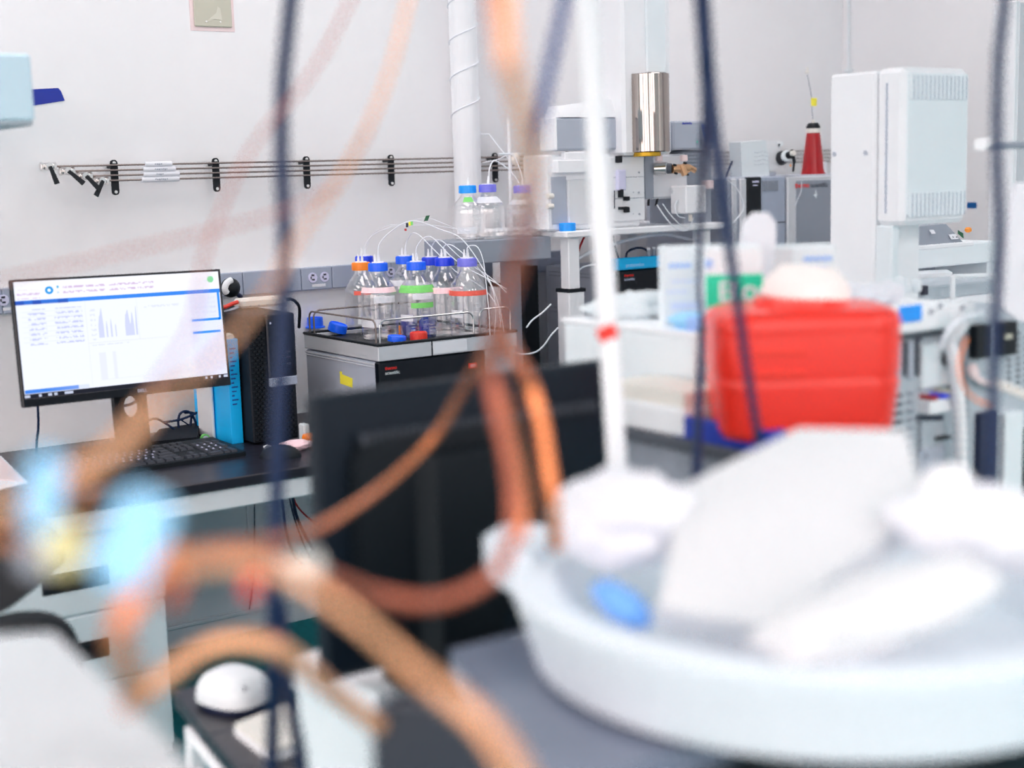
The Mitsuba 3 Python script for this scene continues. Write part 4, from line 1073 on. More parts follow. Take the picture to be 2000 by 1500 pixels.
for pts, mm, la in (([(1112, 455), (1124, 470), (1128, 490), (1124, 515)], 'm_cable_black', 'black wire hanging under the lift table by its front leg'), ([(1146, 452), (1136, 474), (1130, 490), (1124, 512)], 'm_ext_red', 'dark red wire hanging under the lift table by its front leg'),
                    ([(1196, 450), (1200, 478), (1208, 505)], 'm_cable_black', 'thin dark wire hanging under the middle of the lift table'), ([(1120, 510), (1160, 490), (1230, 468), (1290, 458), (1340, 466), (1370, 476)], 'm_tube_white', 'pale hose arching below the lift table top')):
    thing('hanging_wire', la, 'wire', 'wires under the lift table', tube([at(x, y, Y=ty0 + 0.12) for x, y in pts], 0.0035 if mm != 'm_tube_white' else 0.006, 8), mm)
thing('white_hose', 'white hose curving from the lift table leg behind the dark panel', 'hose', None, tube([at(x, y, Y=ty0 + 0.017) for x, y in ((1076, 594), (1060, 610), (1040, 625), (1028, 640))], 0.003, 8), 'm_tube_white')
thing('white_hose', 'white hose sagging low between the two table legs', 'hose', None, tube([at(x, y, Y=ty0 + 0.017) for x, y in ((1090, 640), (1076, 655), (1062, 675), (1045, 688), (1020, 692), (1000, 688))], 0.003, 8), 'm_tube_white')
thing('white_hose', 'white hose rising right of the front table leg', 'hose', None, tube([at(x, y, Y=ty0 + 0.06) for x, y in ((1116, 570), (1122, 545), (1135, 524), (1160, 517), (1190, 520))], 0.003, 8), 'm_tube_white')
xa, xb = at(1022, 600, Y=4.0)[0], at(1050, 600, Y=4.0)[0]
k = thing('black_cabinet', 'tall narrow black cabinet behind the white table leg', 'cabinet', None, box(xa, xb, 3.99, 4.08, DZ, at(1035, 519, Y=4.0)[2], 0.003), 'm_black')

# ================================================================== GAS CHROMATOGRAPH at the corner
gy = 3.66
gx = lambda px: at(px, 380, Y=gy)[0]
gz = lambda py, px=1520: at(px, py, Y=gy)[2]
k = thing('gas_chromatograph', 'grey instrument with louvres and a glazed door in the room corner', 'instrument')
x9 = gx(1640)
part(k, 'body', box(gx(1426), x9, gy + 0.012, 4.12, DZ, gz(343), 0.005), 'm_gray')
part(k, 'silver_column', box(gx(1430), gx(1440), gy, gy + 0.015, DZ + 0.01, gz(349, 1435), 0.004), 'm_silver')
part(k, 'silver_column', box(gx(1446), gx(1459), gy, gy + 0.015, DZ + 0.01, gz(349, 1450), 0.004), 'm_silver')
d = part(k, 'black_panel', box(gx(1459), gx(1486), gy - 0.004, gy + 0.015, DZ + 0.01, gz(346, 1472), 0.003), 'm_black', label='black front strip')
part(d, 'lettering', cat(*[box(gx(1468 + 2.2 * i), gx(1469.6 + 2.2 * i), gy - 0.005, gy - 0.003, gz(357, 1472), gz(353, 1472), 0.0001) for i in range(6)] + [box(gx(1469), gx(1478), gy - 0.005, gy - 0.003, gz(363, 1472), gz(361, 1472), 0.0001)]), 'm_lavender', False)
v_ = part(k, 'vent_panel', box(gx(1487), gx(1534), gy, gy + 0.015, DZ + 0.01, gz(345), 0.003), 'm_raceway')
for i in range(8):
    part(v_, 'slat', box(gx(1489 + 4 * i), gx(1491.2 + 4 * i), gy - 0.004, gy + 0.001, gz(373, 1505), gz(353, 1505), 0.0008), 'm_midgray', False)
part(v_, 'seam', box(gx(1518), gx(1534), gy - 0.001, gy + 0.001, gz(435, 1526), gz(433, 1526), 0.0003), 'm_ink')
d = part(k, 'door', box(gx(1536), x9, gy - 0.006, gy + 0.015, DZ + 0.01, gz(344, 1580), 0.004), 'm_silver')
part(d, 'glazing', box(gx(1552), x9 - 0.012, gy - 0.008, gy - 0.004, gz(474, 1580), gz(352, 1580), 0.002), 'm_midgray', label='grey window pane')
part(d, 'lettering', text('thermo', 0.0160, at(1553, 367, Y=gy - 0.0084), EX, EZ, True), 'm_ink_red', False, label='red maker lettering')
part(d, 'lettering', text('scientific', 0.0160, at(1583, 366.3, Y=gy - 0.0084), EX, EZ), 'm_ink', False)
part(d, 'glint', plate(at(1588, 388, Y=gy - 0.0085), EX, EZ, [(0, 0.012), (0.01, 0.016), (0.014, 0.034), (0.018, 0.02), (0.022, 0.016), (0.018, 0.01), (0.016, 0), (0.01, 0.008)], 0.0006), 'm_cool_white', label='white scuff')
part(d, 'wire', tube([at(x, y, Y=gy - 0.011) for x, y in ((1565, 354), (1565, 372), (1558, 390), (1553, 402))], 0.0015, 6), 'm_tube_white')
gtop = gz(343)
k = thing('pump_box', 'pale grey wave embossed pump box with a black lens knob on the instrument', 'pump')
px0, px1 = gx(1461), gx(1512)
part(k, 'body', hull([(px0, y, gtop) for y in (gy + 0.03, gy + 0.09)] + [(gx(1515), y, gtop) for y in (gy + 0.03, gy + 0.09)] + [(px0 - 0.006, y, gz(277, 1460)) for y in (gy + 0.03, gy + 0.09)] + [(gx(1508), y, gz(273, 1508)) for y in (gy + 0.03, gy + 0.09)]), 'm_cool_white')
for i, py in enumerate((297, 305, 313, 321)):
    part(k, 'wave_ridge', tube([at(1472 + 3.4 * j, py + 1.3 * math.sin(j * 0.9), Y=gy + 0.031) for j in range(9)], 0.0014, 6), 'm_gray')
hd_ = part(k, 'head', hull([(gx(1512), y, gz(336, 1512)) for y in (gy + 0.05, gy + 0.10)] + [(gx(1508), y, gz(273, 1508)) for y in (gy + 0.05, gy + 0.10)] + [(gx(1548), y, gz(326, 1545)) for y in (gy + 0.05, gy + 0.10)] + [(gx(1540), y, gz(273, 1540)) for y in (gy + 0.05, gy + 0.10)]), 'm_white')
part(hd_, 'base', box(gx(1514), gx(1536), gy + 0.05, gy + 0.15, gtop, gz(336, 1520), 0.002), 'm_gray')
part(hd_, 'roller', cyl(at(1526, 309, Y=gy + 0.05), at(1536, 305, Y=gy - 0.0), 0.026, 24, 0.021), 'm_black', label='black pump roller head')
part(hd_, 'roller_ring', cyl(at(1534, 306, Y=gy + 0.012), at(1538, 304, Y=gy - 0.012), 0.0215, 24, 0.020), 'm_cool_white')
part(hd_, 'clamp', cat(cyl(at(1538, 304, Y=gy - 0.008), at(1550, 300, Y=gy - 0.035), 0.013, 14), cyl(at(1546, 292, Y=gy - 0.02), at(1552, 318, Y=gy - 0.03), 0.006, 10), cyl(at(1551, 318, Y=gy - 0.02), at(1549, 335, Y=gy - 0.02), 0.004, 8)), 'm_black')
part(hd_, 'clamp_face', cyl(at(1546, 300, Y=gy - 0.03), at(1551, 299, Y=gy - 0.045), 0.010, 14), 'm_ivory')
part(hd_, 'dial', cyl(at(1524, 281, Y=gy + 0.05), at(1524, 281, Y=gy + 0.042), 0.011, 18), 'm_cool_white')
part(hd_, 'dial_mark', plate(at(1520, 283, Y=gy + 0.041), EX, EZ, [(0, 0), (0.004, -0.006), (0.009, 0), (0.009, 0.004), (0, 0.004)], 0.001), 'm_ink')
part(hd_, 'amber_light', cyl(at(1544, 323, Y=gy + 0.05), at(1544, 323, Y=gy + 0.044), 0.004, 10), 'm_orange')
thing('pump_lead', 'black plug lead curving left from the wave embossed pump box', 'cable', None, tube([at(1462, 292, Y=gy + 0.06), at(1445, 297, Y=gy + 0.07), at(1432, 312, Y=gy + 0.08), at(1420, 338, Y=gy + 0.06), at(1416, 352, Y=gy + 0.05)], [0.007] * 5 + [0.0035] * 28, 8), 'm_cable_black')
# red flask with a wire probe
p = at(1588, 340, Y=gy + 0.1)
k = thing('red_flask', 'tapered dark red metal bottle with a black collar and wire probe', 'bottle')
rr = (gx(1606) - gx(1572)) / 2 * 0.98
zA, zB, zC, zD = gtop, gz(258, 1585), gz(249, 1585), gz(238, 1585)
part(k, 'body', lathe([(0, 0), (rr, 0), (rr, 0.004), (rr * 0.92, 0.02), (rr * 0.56, zB - zA), (0, zB - zA)], (p[0], p[1], zA), 36), 'm_ext_red', 40)
part(k, 'band', lathe([(0, 0), (rr * 0.60, 0), (rr * 0.60, zC - zB), (0, zC - zB)], (p[0], p[1], zB), 28), 'm_ivory')
part(k, 'collar', lathe([(0, 0), (rr * 0.58, 0), (rr * 0.6, 0.006), (rr * 0.4, zD - zC), (0, zD - zC)], (p[0], p[1], zC), 14), 'm_black')
part(k, 'nozzle', lathe([(0, 0), (0.007, 0), (0.006, 0.008), (0.002, 0.014), (0, 0.014)], (p[0], p[1], zD), 14), 'm_ivory')
part(k, 'label', box(p[0] + rr * 0.35, p[0] + rr * 0.75, p[1] - rr * 0.86, p[1] - rr * 0.70, zA + 0.004, zA + 0.045, 0.001), 'm_paper', label='white label')
part(k, 'probe', tube([(p[0], p[1], zD), at(1585, 205, Y=p[1]), at(1584, 185, Y=p[1]), at(1577, 145, Y=p[1])], 0.0016, 6), 'm_midgray')
part(k, 'flag', box(at(1583, 200, Y=p[1])[0], at(1594, 200, Y=p[1])[0], p[1] - 0.004, p[1] - 0.002, gz(204, 1587, ), gz(188, 1587), 0.0008), 'm_yellow', label='yellow tag')
q = at(1577, 140, Y=p[1])
part(k, 'probe_tip', cat(cyl(q - [0.008, 0, 0.003], q + [0.008, 0, -0.001], 0.0035, 8), cyl(q, q + [0, 0, 0.018], 0.0025, 8)), 'm_ivory')

# ================================================================== ISLAND: WHITE TOWER, SHELF DEVICES
k = thing('rear_island', 'pale laboratory island carrying the tall white tower', 'bench')
IZ = 1.0
part(k, 'benchtop', box(2.58, 3.62, 2.22, 2.95, IZ - 0.03, IZ, 0.003), 'm_white')
part(k, 'cabinet', box(2.62, 3.58, 2.26, 2.91, 0.0, IZ - 0.03, 0.003), 'm_gray')
a = at(1766, 130, d=3.4)
tX, tY = a[0], a[1]
tX1 = at(1892, 140, Y=tY)[0]
tZ1 = a[2]
tZ0 = at(1770, 441, Y=tY)[2]
k = thing('white_tower', 'tall white instrument tower with vent slots overhanging its narrow column', 'instrument')
yback = at(1619, 300, X=tX)[1]
ymid = at(1708, 300, X=tX)[1]
part(k, 'rear_column', box(tX + 0.002, tX + 0.18, ymid, yback, IZ, tZ1 - 0.003, 0.006), 'm_white')
part(k, 'head', box(tX, tX1, tY, ymid - 0.002, tZ0, tZ1, 0.012), 'm_white')
part(k, 'lower_column', box(tX + 0.004, at(1757, 500, Y=tY + 0.035)[0], tY + 0.035, ymid - 0.001, IZ, tZ0, 0.004), 'm_cool_white')
ys = at(1731, 300, X=tX)[1]
part(k, 'side_slot', box(tX - 0.001, tX + 0.002, ys - 0.003, ys + 0.003, tZ0 + 0.03, tZ1 - 0.035, 0.0008), 'm_raceway')
part(k, 'face_panel', box(tX + 0.010, tX1 - 0.004, tY - 0.004, tY + 0.002, tZ0 + 0.025, tZ1 - 0.014, 0.003), 'm_cool_white')
for zz0, zz1 in ((at(1800, 195, Y=tY)[2], at(1800, 146, Y=tY)[2]), (at(1800, 424, Y=tY)[2], at(1800, 376, Y=tY)[2])):
    part(k, 'vent_recess', box(tX + 0.016, tX1 - 0.012, tY - 0.0055, tY - 0.003, zz0 + 0.001, zz1 - 0.001, 0.0005), 'm_raceway', False)
    for i in range(14):
        x = tX + 0.016 + i * (tX1 - tX - 0.03) / 14
        part(k, 'vent_slat', box(x, x + 0.0105, tY - 0.009, tY - 0.003, zz0, zz1, 0.0015), 'm_cool_white', False)
for y_ in (at(1629, 300, X=tX)[1], at(1690, 300, X=tX)[1]):
    part(k, 'side_screw', cyl((tX + 0.002, y_, at(1660, 300, X=tX)[2]), (tX - 0.001, y_, at(1660, 300, X=tX)[2]), 0.006, 12), 'm_gray')

# device shelf right of the tower
sY = 2.62
sxx = lambda px, y=sY: at(px, 480, Y=y)[0]
szz = lambda py, px=1850, y=sY: at(px, py, Y=y)[2]
k = thing('device_shelf', 'white shelf unit behind the tower carrying the grey sloped device', 'shelf')
part(k, 'tray', box(sxx(1757), sxx(1950), sY, sY + 0.3, szz(520), szz(478), 0.004), 'm_cool_white')
part(k, 'lip', box(sxx(1757), sxx(1900), sY - 0.006, sY + 0.004, szz(484), szz(475), 0.003), 'm_white')
part(k, 'upright', box(sxx(1757), sxx(1770), sY + 0.01, sY + 0.29, IZ, szz(520), 0.003), 'm_cool_white')
part(k, 'upright', box(sxx(1935), sxx(1950), sY + 0.01, sY + 0.29, IZ, szz(520), 0.003), 'm_cool_white')
part(k, 'rounded_bar', hull([(sxx(1760), y, z) for y, z in ((sY - 0.03, szz(545)), (sY - 0.03, szz(527)), (sY, szz(522)), (sY, szz(547)))] + [(sxx(1850), y, z) for y, z in ((sY - 0.02, szz(541)), (sY - 0.02, szz(531)), (sY, szz(526)), (sY, szz(545)))]), 'm_white')
part(k, 'grey_back', box(sxx(1770), sxx(1950), sY + 0.2, sY + 0.21, IZ, szz(530), 0.002), 'm_midgray')
k = thing('sloped_device', 'dark grey device with a sloped lid and hazard stickers on the white shelf', 'instrument')
z0_ = szz(478)
xa, xb, xc, xd2 = sxx(1802), sxx(1812), sxx(1880), sxx(1893)
part(k, 'lid', hull([(xa, y, z0_) for y in (sY + 0.02, sY + 0.2)] + [(sxx(1893), y, z0_) for y in (sY + 0.02, sY + 0.2)] + [(xb, y, szz(442)) for y in (sY + 0.06, sY + 0.2)] + [(xc, y, szz(440)) for y in (sY + 0.06, sY + 0.2)]), 'm_midgray')
dr_ = frame(EX, [0, 0.04, szz(442) - z0_])
oo = lambda px, py: at(px, py, Y=sY + 0.04)
part(k, 'sticker', plate(oo(1815, 457) + [0, -0.008, 0], EX, dr_[:, 1], rect(0.018, 0.014), 0.001), 'm_paper')
part(k, 'hazard_sticker', plate(at(1874, 462, Y=sY + 0.022), EX, dr_[:, 1], [(0, 0.01), (0.009, 0.022), (0.018, 0.014), (0.024, 0.010), (0.012, -0.008)], 0.001), 'm_dark_green', label='green diamond sticker')
part(k, 'label_plate', plate(at(1858, 468, Y=sY + 0.024), EX, dr_[:, 1], rect(0.034, 0.018), 0.0007), 'm_paper', label='white label')
part(k, 'label_print', cat(*[plate(at(1861 + 7 * i, 464, Y=sY + 0.022), EX, dr_[:, 1], rect(0.005, 0.003), 0.0006) for i in range(2)]), 'm_ink', False)
thing('orange_plug', 'orange plug on the right shoulder of the sloped grey device', 'plug', None, crumple(at(1891, 449, Y=sY + 0.08), (0.010, 0.010, 0.008), 0.3, 2, 5, sub=3), 'm_orange')
thing('wall_box', 'small ochre box behind the tower column', 'box', None, box(sxx(1768), sxx(1780), sY + 0.1, sY + 0.16, z0_, szz(455), 0.002), 'm_beige')
thing('blue_folder', 'narrow dark blue folder standing beside the tower column', 'folder', None, box(sxx(1760), sxx(1767), sY + 0.04, sY + 0.16, z0_, szz(446), 0.001), 'm_binder_dark')
k = thing('tubular_stand', 'white tubular stand below the shelf right of the tower', 'stand')
fy = 2.34
part(k, 'upright', cyl((at(1861, 560, Y=fy)[0], fy, IZ), at(1861, 540, Y=fy), 0.007, 14), 'm_white')
part(k, 'crossbar', cyl(at(1861, 540, Y=fy), at(1945, 537, Y=fy), 0.006, 14), 'm_white')
part(k, 'upright', cyl((at(1945, 560, Y=fy)[0], fy, IZ), at(1945, 537, Y=fy), 0.006, 14), 'm_white')
k = thing('grey_case', 'blue grey case lying under the white shelf beside the tower', 'case')
part(k, 'lid', box(at(1800, 560, Y=2.40)[0], at(1955, 560, Y=2.40)[0], 2.40, 2.58, at(1880, 578, Y=2.4)[2], at(1880, 553, Y=2.4)[2], 0.004), 'm_panel_gray')
part(k, 'handle', box(at(1803, 560, Y=2.39)[0], at(1811, 560, Y=2.39)[0], 2.385, 2.40, at(1806, 575, Y=2.4)[2], at(1806, 557, Y=2.4)[2], 0.002), 'm_ink')
part(k, 'base', box(at(1800, 560, Y=2.40)[0], at(1955, 560, Y=2.40)[0], 2.41, 2.57, IZ, at(1880, 578, Y=2.4)[2], 0.004), 'm_white')

# ================================================================== RACK WITH ELECTRONICS
a = at(1750, 648, d=2.72)
rY = a[1]
rX0, rX1 = at(1735, 700, Y=rY)[0], at(1890, 700, Y=rY)[0]
rZ = at(1840, 640, Y=rY)[2]
k = thing('electronics_rack', 'grey electronics rack with ports and slots beside the red container', 'rack')
part(k, 'body', box(rX0, rX1, rY + 0.01, rY + 0.36, 0.0, rZ, 0.004), 'm_panel_gray')
part(k, 'top_slab', box(rX0 - 0.02, rX1 - 0.004, rY - 0.02, rY + 0.40, rZ, at(1840, 596, Y=rY)[2], 0.005), 'm_white', label='white top slab')
for px, py in ((1837, 597), (1819, 608), (1880, 601)):
    part(k, 'top_screw', cyl(at(px, py, Y=rY - 0.02), at(px, py, Y=rY - 0.024), 0.005, 10), 'm_midgray')
part(k, 'slot', box(at(1752, 650, Y=rY)[0], at(1850, 640, Y=rY)[0], rY - 0.003, rY + 0.011, rZ - 0.014, rZ - 0.006, 0.001), 'm_darkgray')


def rp(px0, px1, py0, py1, m, name='port', t=0.006, label=None):
    a_, b_ = at(px0, py1, Y=rY), at(px1, py0, Y=rY)
    return part(k, name, box(a_[0], b_[0], rY + 0.01 - t, rY + 0.012, a_[2], b_[2], 0.0015), m, False, label)


for px in (1748, 1770, 1793):
    rp(px, px + 7, 668, 735, 'm_darkgray', 'connector')
for px in (1757, 1779):
    rp(px, px + 10, 668, 742, 'm_gray', 'connector')
rp(1794, 1804, 660, 668, 'm_navy', 'connector')
for i in range(11):
    rp(1752, 1768, 770 + i * 17, 778 + i * 17, 'm_darkgray', 'vent_slot')
    rp(1778, 1790, 765 + i * 17, 773 + i * 17, 'm_midgray', 'vent_slot')
for i in range(9):
    rp(1856, 1866, 668 + 14 * i, 676 + 14 * i, 'm_darkgray', 'vent_slot')
    rp(1798, 1806, 826 + 10 * i, 831 + 10 * i, 'm_navy', 'vent_slot')
rp(1800, 1842, 668, 760, 'm_cool_white', 'module', 0.012, 'pale module')
rp(1838, 1852, 690, 712, 'm_black', 'connector', 0.02)
rp(1838, 1850, 722, 752, 'm_white', 'connector', 0.02)
rp(1800, 1850, 772, 808, 'm_white', 'terminal_block', 0.03, 'white terminal block')
rp(1803, 1812, 770, 780, 'm_ext_red', 'terminal', 0.036)
rp(1822, 1834, 766, 776, 'm_cap_deep', 'terminal', 0.036)
rp(1828, 1842, 758, 768, 'm_beige', 'terminal', 0.034)
for i in range(6):
    rp(1796 + 9 * i, 1802 + 9 * i, 812, 822, 'm_navy', 'pin_row')
rp(1832, 1856, 850, 860, 'm_black', 'connector', 0.015)
rp(1798, 1850, 870, 930, 'm_gray', 'module')
rp(1806, 1816, 884, 900, 'm_navy', 'connector')
rp(1836, 1850, 905, 925, 'm_beige', 'connector')
p0_ = at(1880, 640, Y=rY)
k2 = thing('ribbed_hose', 'white ribbed hose rising up the electronics rack', 'hose')
hp = [at(1876, 1010, Y=rY - 0.03), at(1876, 880, Y=rY - 0.03), at(1872, 780, Y=rY - 0.035), at(1862, 700, Y=rY - 0.03), at(1858, 668, Y=rY - 0.02), at(1876, 640, Y=rY - 0.03), at(1888, 622, Y=rY - 0.03)]
hs = smoothed(hp, 26)
part(k2, 'tube', tube(hs, 0.013 + 0.0015 * np.sin(np.arange(len(hs)) * 1.6), 12, raw=True), 'm_white')
# second, dark instrument
k = thing('dark_instrument', 'dark blue grey instrument back with black power modules at the far right', 'instrument')
dY = rY - 0.01
dX0 = at(1893, 640, Y=dY)[0] + 0.004
part(k, 'body', box(dX0, dX0 + 0.34, dY, dY + 0.26, 0.0, at(1940, 622, Y=dY)[2], 0.004), 'm_panel_gray')


def dp(px0, px1, py0, py1, m, name, t=0.006, label=None):
    a_, b_ = at(px0, py1, Y=dY), at(px1, py0, Y=dY)
    return part(k, name, box(a_[0], b_[0], dY - t, dY + 0.002, a_[2], b_[2], 0.0015), m, False, label)


dp(1892, 1918, 632, 700, 'm_black', 'power_module', 0.02, 'black power module')
dp(1943, 1972, 626, 694, 'm_black', 'power_module', 0.02, 'black power module')
dp(1946, 1960, 650, 662, 'm_beige', 'badge', 0.023)
for j, px in enumerate((1966, 1984, 2000)):
    for i in range(10):
        dp(px, px + 8, 640 + 12 * i + 8 * j, 646 + 12 * i + 8 * j, 'm_ink', 'vent_hole', 0.002)
dp(1900, 1938, 800, 1000, 'm_navy', 'side_duct', 0.015, 'dark blue duct')
dp(1944, 1984, 800, 1000, 'm_cool_white', 'pale_duct', 0.02, 'pale duct')
dp(1980, 2030, 830, 1000, 'm_black', 'lower_module', 0.01)
thing('clear_cable', 'translucent white cable arching over the electronics rack', 'cable', None, tube([at(1836, 680, Y=rY - 0.05), at(1850, 650, Y=rY - 0.06), at(1875, 625, Y=rY - 0.06), at(1920, 612, Y=rY - 0.05)], 0.006, 8), 'm_tube_white')
thing('copper_wire', 'copper wire curling across the electronics rack at the right', 'wire', None, tube([at(1888, 660, d=2.2), at(1874, 705, d=2.2), at(1878, 745, d=2.2), at(1898, 775, d=2.2), at(1935, 795, d=2.2)], 0.0025, 8), 'm_copper')
thing('ivory_rod', 'short ivory rod poking in from the right edge', 'rod', None, cyl(at(1946, 748, d=2.2), at(2040, 788, d=2.2), 0.006, 12), 'm_ivory')
thing('pink_bundle', 'pale pink twisted lead hanging before the dark instrument', 'lead', None, tube([at(1896, 716, Y=dY - 0.004), at(1908, 740, Y=dY - 0.02), at(1938, 755, Y=dY - 0.004)], [0.012] * 6 + [0.008] * 11, 8), 'm_pale_pink')
# blue box on the slab, white clutter
p = at(1742, 598, Y=rY - 0.022)
thing('blue_label_box', 'bright blue label hanging over the white slab beside the red container', 'label', None, box(at(1738, 600, Y=rY)[0], at(1781, 600, Y=rY)[0], rY - 0.026, rY - 0.0205, at(1760, 627, Y=rY)[2], at(1760, 597, Y=rY)[2] + 0.002, 0.002), 'm_box_blue')
RS = at(1840, 596, Y=rY)[2]
for i, (px, w_) in enumerate(((1670, 0.035), (1705, 0.035), (1735, 0.030))):
    p = at(px, 582, Y=rY + 0.12)
    thing('tissue_wad', f'crumpled white tissue behind the red container, {("left", "middle", "right")[i]} of three', 'tissue', 'white tissues behind the red container', crumple((p[0], p[1], RS + 0.02 if i else RS + 0.024), (w_, 0.03, 0.022), 0.6, 2, 11 + i, sub=3), 'm_paper', 20)
k = thing('white_fitting', 'cluster of white plastic fittings behind the tissue wads', 'fitting')
for px, py in ((1770, 570), (1790, 560), (1760, 555)):
    p = at(px, py, Y=rY + 0.25)
    part(k, 'stub', cyl((p[0], p[1], RS - 0.002), (p[0], p[1], p[2] + 0.015), 0.011, 14), 'm_cool_white')

# ================================================================== TALL BENCH WITH RED CONTAINER
BZ = 1.02
bx0 = 1.575
k = thing('tall_bench', 'grey laboratory bench with a dark edge under the red container', 'bench')
part(k, 'benchtop', box(bx0, 1.90, 1.565, 2.26, BZ - 0.022, BZ, 0.003), 'm_darkgray')
part(k, 'cabinet', box(bx0 + 0.02, 1.88, 1.585, 2.24, 0.0, BZ - 0.022, 0.003), 'm_midgray')
part(k, 'cabinet_seam', box(bx0 + 0.018, bx0 + 0.021, 1.95, 1.954, 0.05, BZ - 0.03, 0.0005), 'm_darkgray')
# white chassis
k = thing('white_chassis', 'long low white instrument chassis behind the white pole', 'instrument')
cz1 = at(1100, 627, X=1.69)[2]
cyb = at(1100, 680, X=1.69)[1]
part(k, 'shell', box(1.69, 1.89, 1.86, cyb, BZ, cz1, 0.008), 'm_cool_white')
part(k, 'lid', box(1.686, 1.894, 1.855, cyb + 0.004, cz1 - 0.004, cz1 + 0.006, 0.004), 'm_white')
part(k, 'slot', box(1.687, 1.691, cyb - 0.16, cyb - 0.152, BZ + 0.01, BZ + 0.05, 0.001), 'm_darkgray')
CT = cz1 + 0.006
# white packs left of the red container
BX = 'white packs on the grey bench edge'
p = at(1290, 790, X=1.62)
thing('foam_box', 'upper ivory foam pack of the two stacked left of the red container', 'box', BX, hull([(x, y, z) for x in (1.585, 1.68) for y in (1.775, 1.985) for z in (BZ + 0.052, BZ + 0.078)] + [(1.60, 1.87, BZ + 0.088), (1.66, 1.90, BZ + 0.088)]), 'm_ivory')
thing('foam_box', 'lower white box of the two stacked left of the red container', 'box', BX, box(1.58, 1.68, 1.77, 1.99, BZ, BZ + 0.052, 0.006), 'm_white')
# blue tray under the container
rc = at(1560, 745, d=2.35)
rc[2] = 0
k = thing('blue_tray', 'dark blue tray under the red container', 'tray')
ta = at(1335, 870, d=2.28)
tr0 = [at(x, y, Z=BZ)[:2] for x, y in ((1332, 862), (1490, 892), (1700, 870), (1560, 838))]
tr0 = [(bx0 + 0.012, 1.80), (bx0 + 0.012, 1.575), (1.86, 1.575), (1.86, 1.80)]
part(k, 'base', prism(tr0, BZ, BZ + 0.008), 'm_tray_blue', False)
part(k, 'rim', cat(box(bx0 + 0.008, bx0 + 0.016, 1.573, 1.802, BZ, BZ + 0.040, 0.002), box(bx0 + 0.008, 1.862, 1.572, 1.58, BZ, BZ + 0.040, 0.002), box(1.856, 1.864, 1.573, 1.802, BZ, BZ + 0.040, 0.002), box(bx0 + 0.008, 1.862, 1.796, 1.804, BZ, BZ + 0.040, 0.002)), 'm_tray_blue')
# red container: rounded block with shoulder grooves, handle recess and round lid
RC = at(1563, 716, d=2.34)
LR = np.array([RT[0], RT[1], 0]) / np.linalg.norm(RT[:2])
LF = np.array([-LR[1], LR[0], 0])
RB = np.stack([LR, LF, EZ], 1)
zb0, zb1 = BZ + 0.012, at(1563, 592, d=2.34)[2]
RCB = np.array([RC[0], RC[1], 0])


def rblock(w, d_, z0, z1, r, w2=None, d2=None, c=0.006):
    """a block with a rounded plan outline, lofted from (w, d_) at z0 to (w2, d2) at z1"""
    w2, d2 = w2 or w, d2 or d_
    pts = []
    for ww, dd, z in ((w - 2 * c, d_ - 2 * c, z0), (w, d_, z0 + c), (w2, d2, z1 - c), (w2 - 2 * c, d2 - 2 * c, z1)):
        g = Polygon(rect(ww - 2 * r, dd - 2 * r, -ww / 2 + r, -dd / 2 + r)).buffer(r, quad_segs=8)
        pts += [(x, y, z) for x, y in g.exterior.coords[:-1]]
    return moved(hull(pts), RB, RCB)


hh = zb1 - zb0
k = thing('red_container', 'large red plastic container with a round white lid on the grey bench', 'container')
def rloft(stations, r):
    """rounded block lofted through (width, depth, z) stations, one closed mesh"""
    rings = []
    for w, d_, z in stations:
        rr_ = min(r, 0.45 * min(w, d_))
        g = []
        for cx, cy, a0 in ((1, 1, 0), (-1, 1, 90), (-1, -1, 180), (1, -1, 270)):
            for t in np.linspace(0, 90, 9):
                g.append((cx * (w / 2 - rr_) + rr_ * math.cos(math.radians(a0 + t)), cy * (d_ / 2 - rr_) + rr_ * math.sin(math.radians(a0 + t)), z))
        rings.append(g)
    n_ = len(rings[0])
    V = np.array(rings).reshape(-1, 3)
    F = []
    for i in range(len(rings) - 1):
        for j in range(n_):
            a_, b_ = i * n_ + j, i * n_ + (j + 1) % n_
            F += [[a_, b_, b_ + n_], [a_, b_ + n_, a_ + n_]]
    V = np.vstack([V, V[:n_].mean(0), V[-n_:].mean(0)])
    for j in range(n_):
        F += [[len(V) - 2, (j + 1) % n_, j], [len(V) - 1, (len(rings) - 1) * n_ + j, (len(rings) - 1) * n_ + (j + 1) % n_]]
    return moved(trimesh.Trimesh(V, F, process=False), RB, RCB)


part(k, 'body', rloft([(0.24, 0.17, zb0), (0.272, 0.195, zb0 + 0.006), (0.284, 0.203, zb0 + 0.02), (0.300, 0.212, zb0 + hh * 0.42), (0.300, 0.212, zb0 + hh * 0.455), (0.296, 0.209, zb0 + hh * 0.475), (0.296, 0.209, zb0 + hh * 0.50), (0.302, 0.213, zb0 + hh * 0.53),
                       (0.304, 0.214, zb0 + hh * 0.80), (0.300, 0.211, zb0 + hh * 0.82), (0.305, 0.215, zb0 + hh * 0.85), (0.303, 0.213, zb0 + hh * 0.90), (0.296, 0.207, zb0 + hh * 0.94), (0.282, 0.194, zb0 + hh * 0.975), (0.25, 0.165, zb1)], 0.06), 'm_red', 50)
part(k, 'grip_recess', cat(moved(box(-0.112, -0.012, -0.112, -0.104, zb0 + hh * 0.52, zb0 + hh * 0.55, 0.004), RB, RCB), moved(box(-0.112, -0.012, -0.112, -0.104, zb0 + hh * 0.68, zb0 + hh * 0.71, 0.004), RB, RCB)), 'm_red_lip')
part(k, 'neck', lathe([(0, 0), (0.078, 0), (0.076, 0.016), (0, 0.016)], RCB + LR * 0.0 + [0, 0, zb1 - 0.004], 36), 'm_red')
lidc = np.zeros(3)
lidM = RB @ np.array(trimesh.transformations.rotation_matrix(math.radians(5), [0, 1, 0]))[:3, :3]
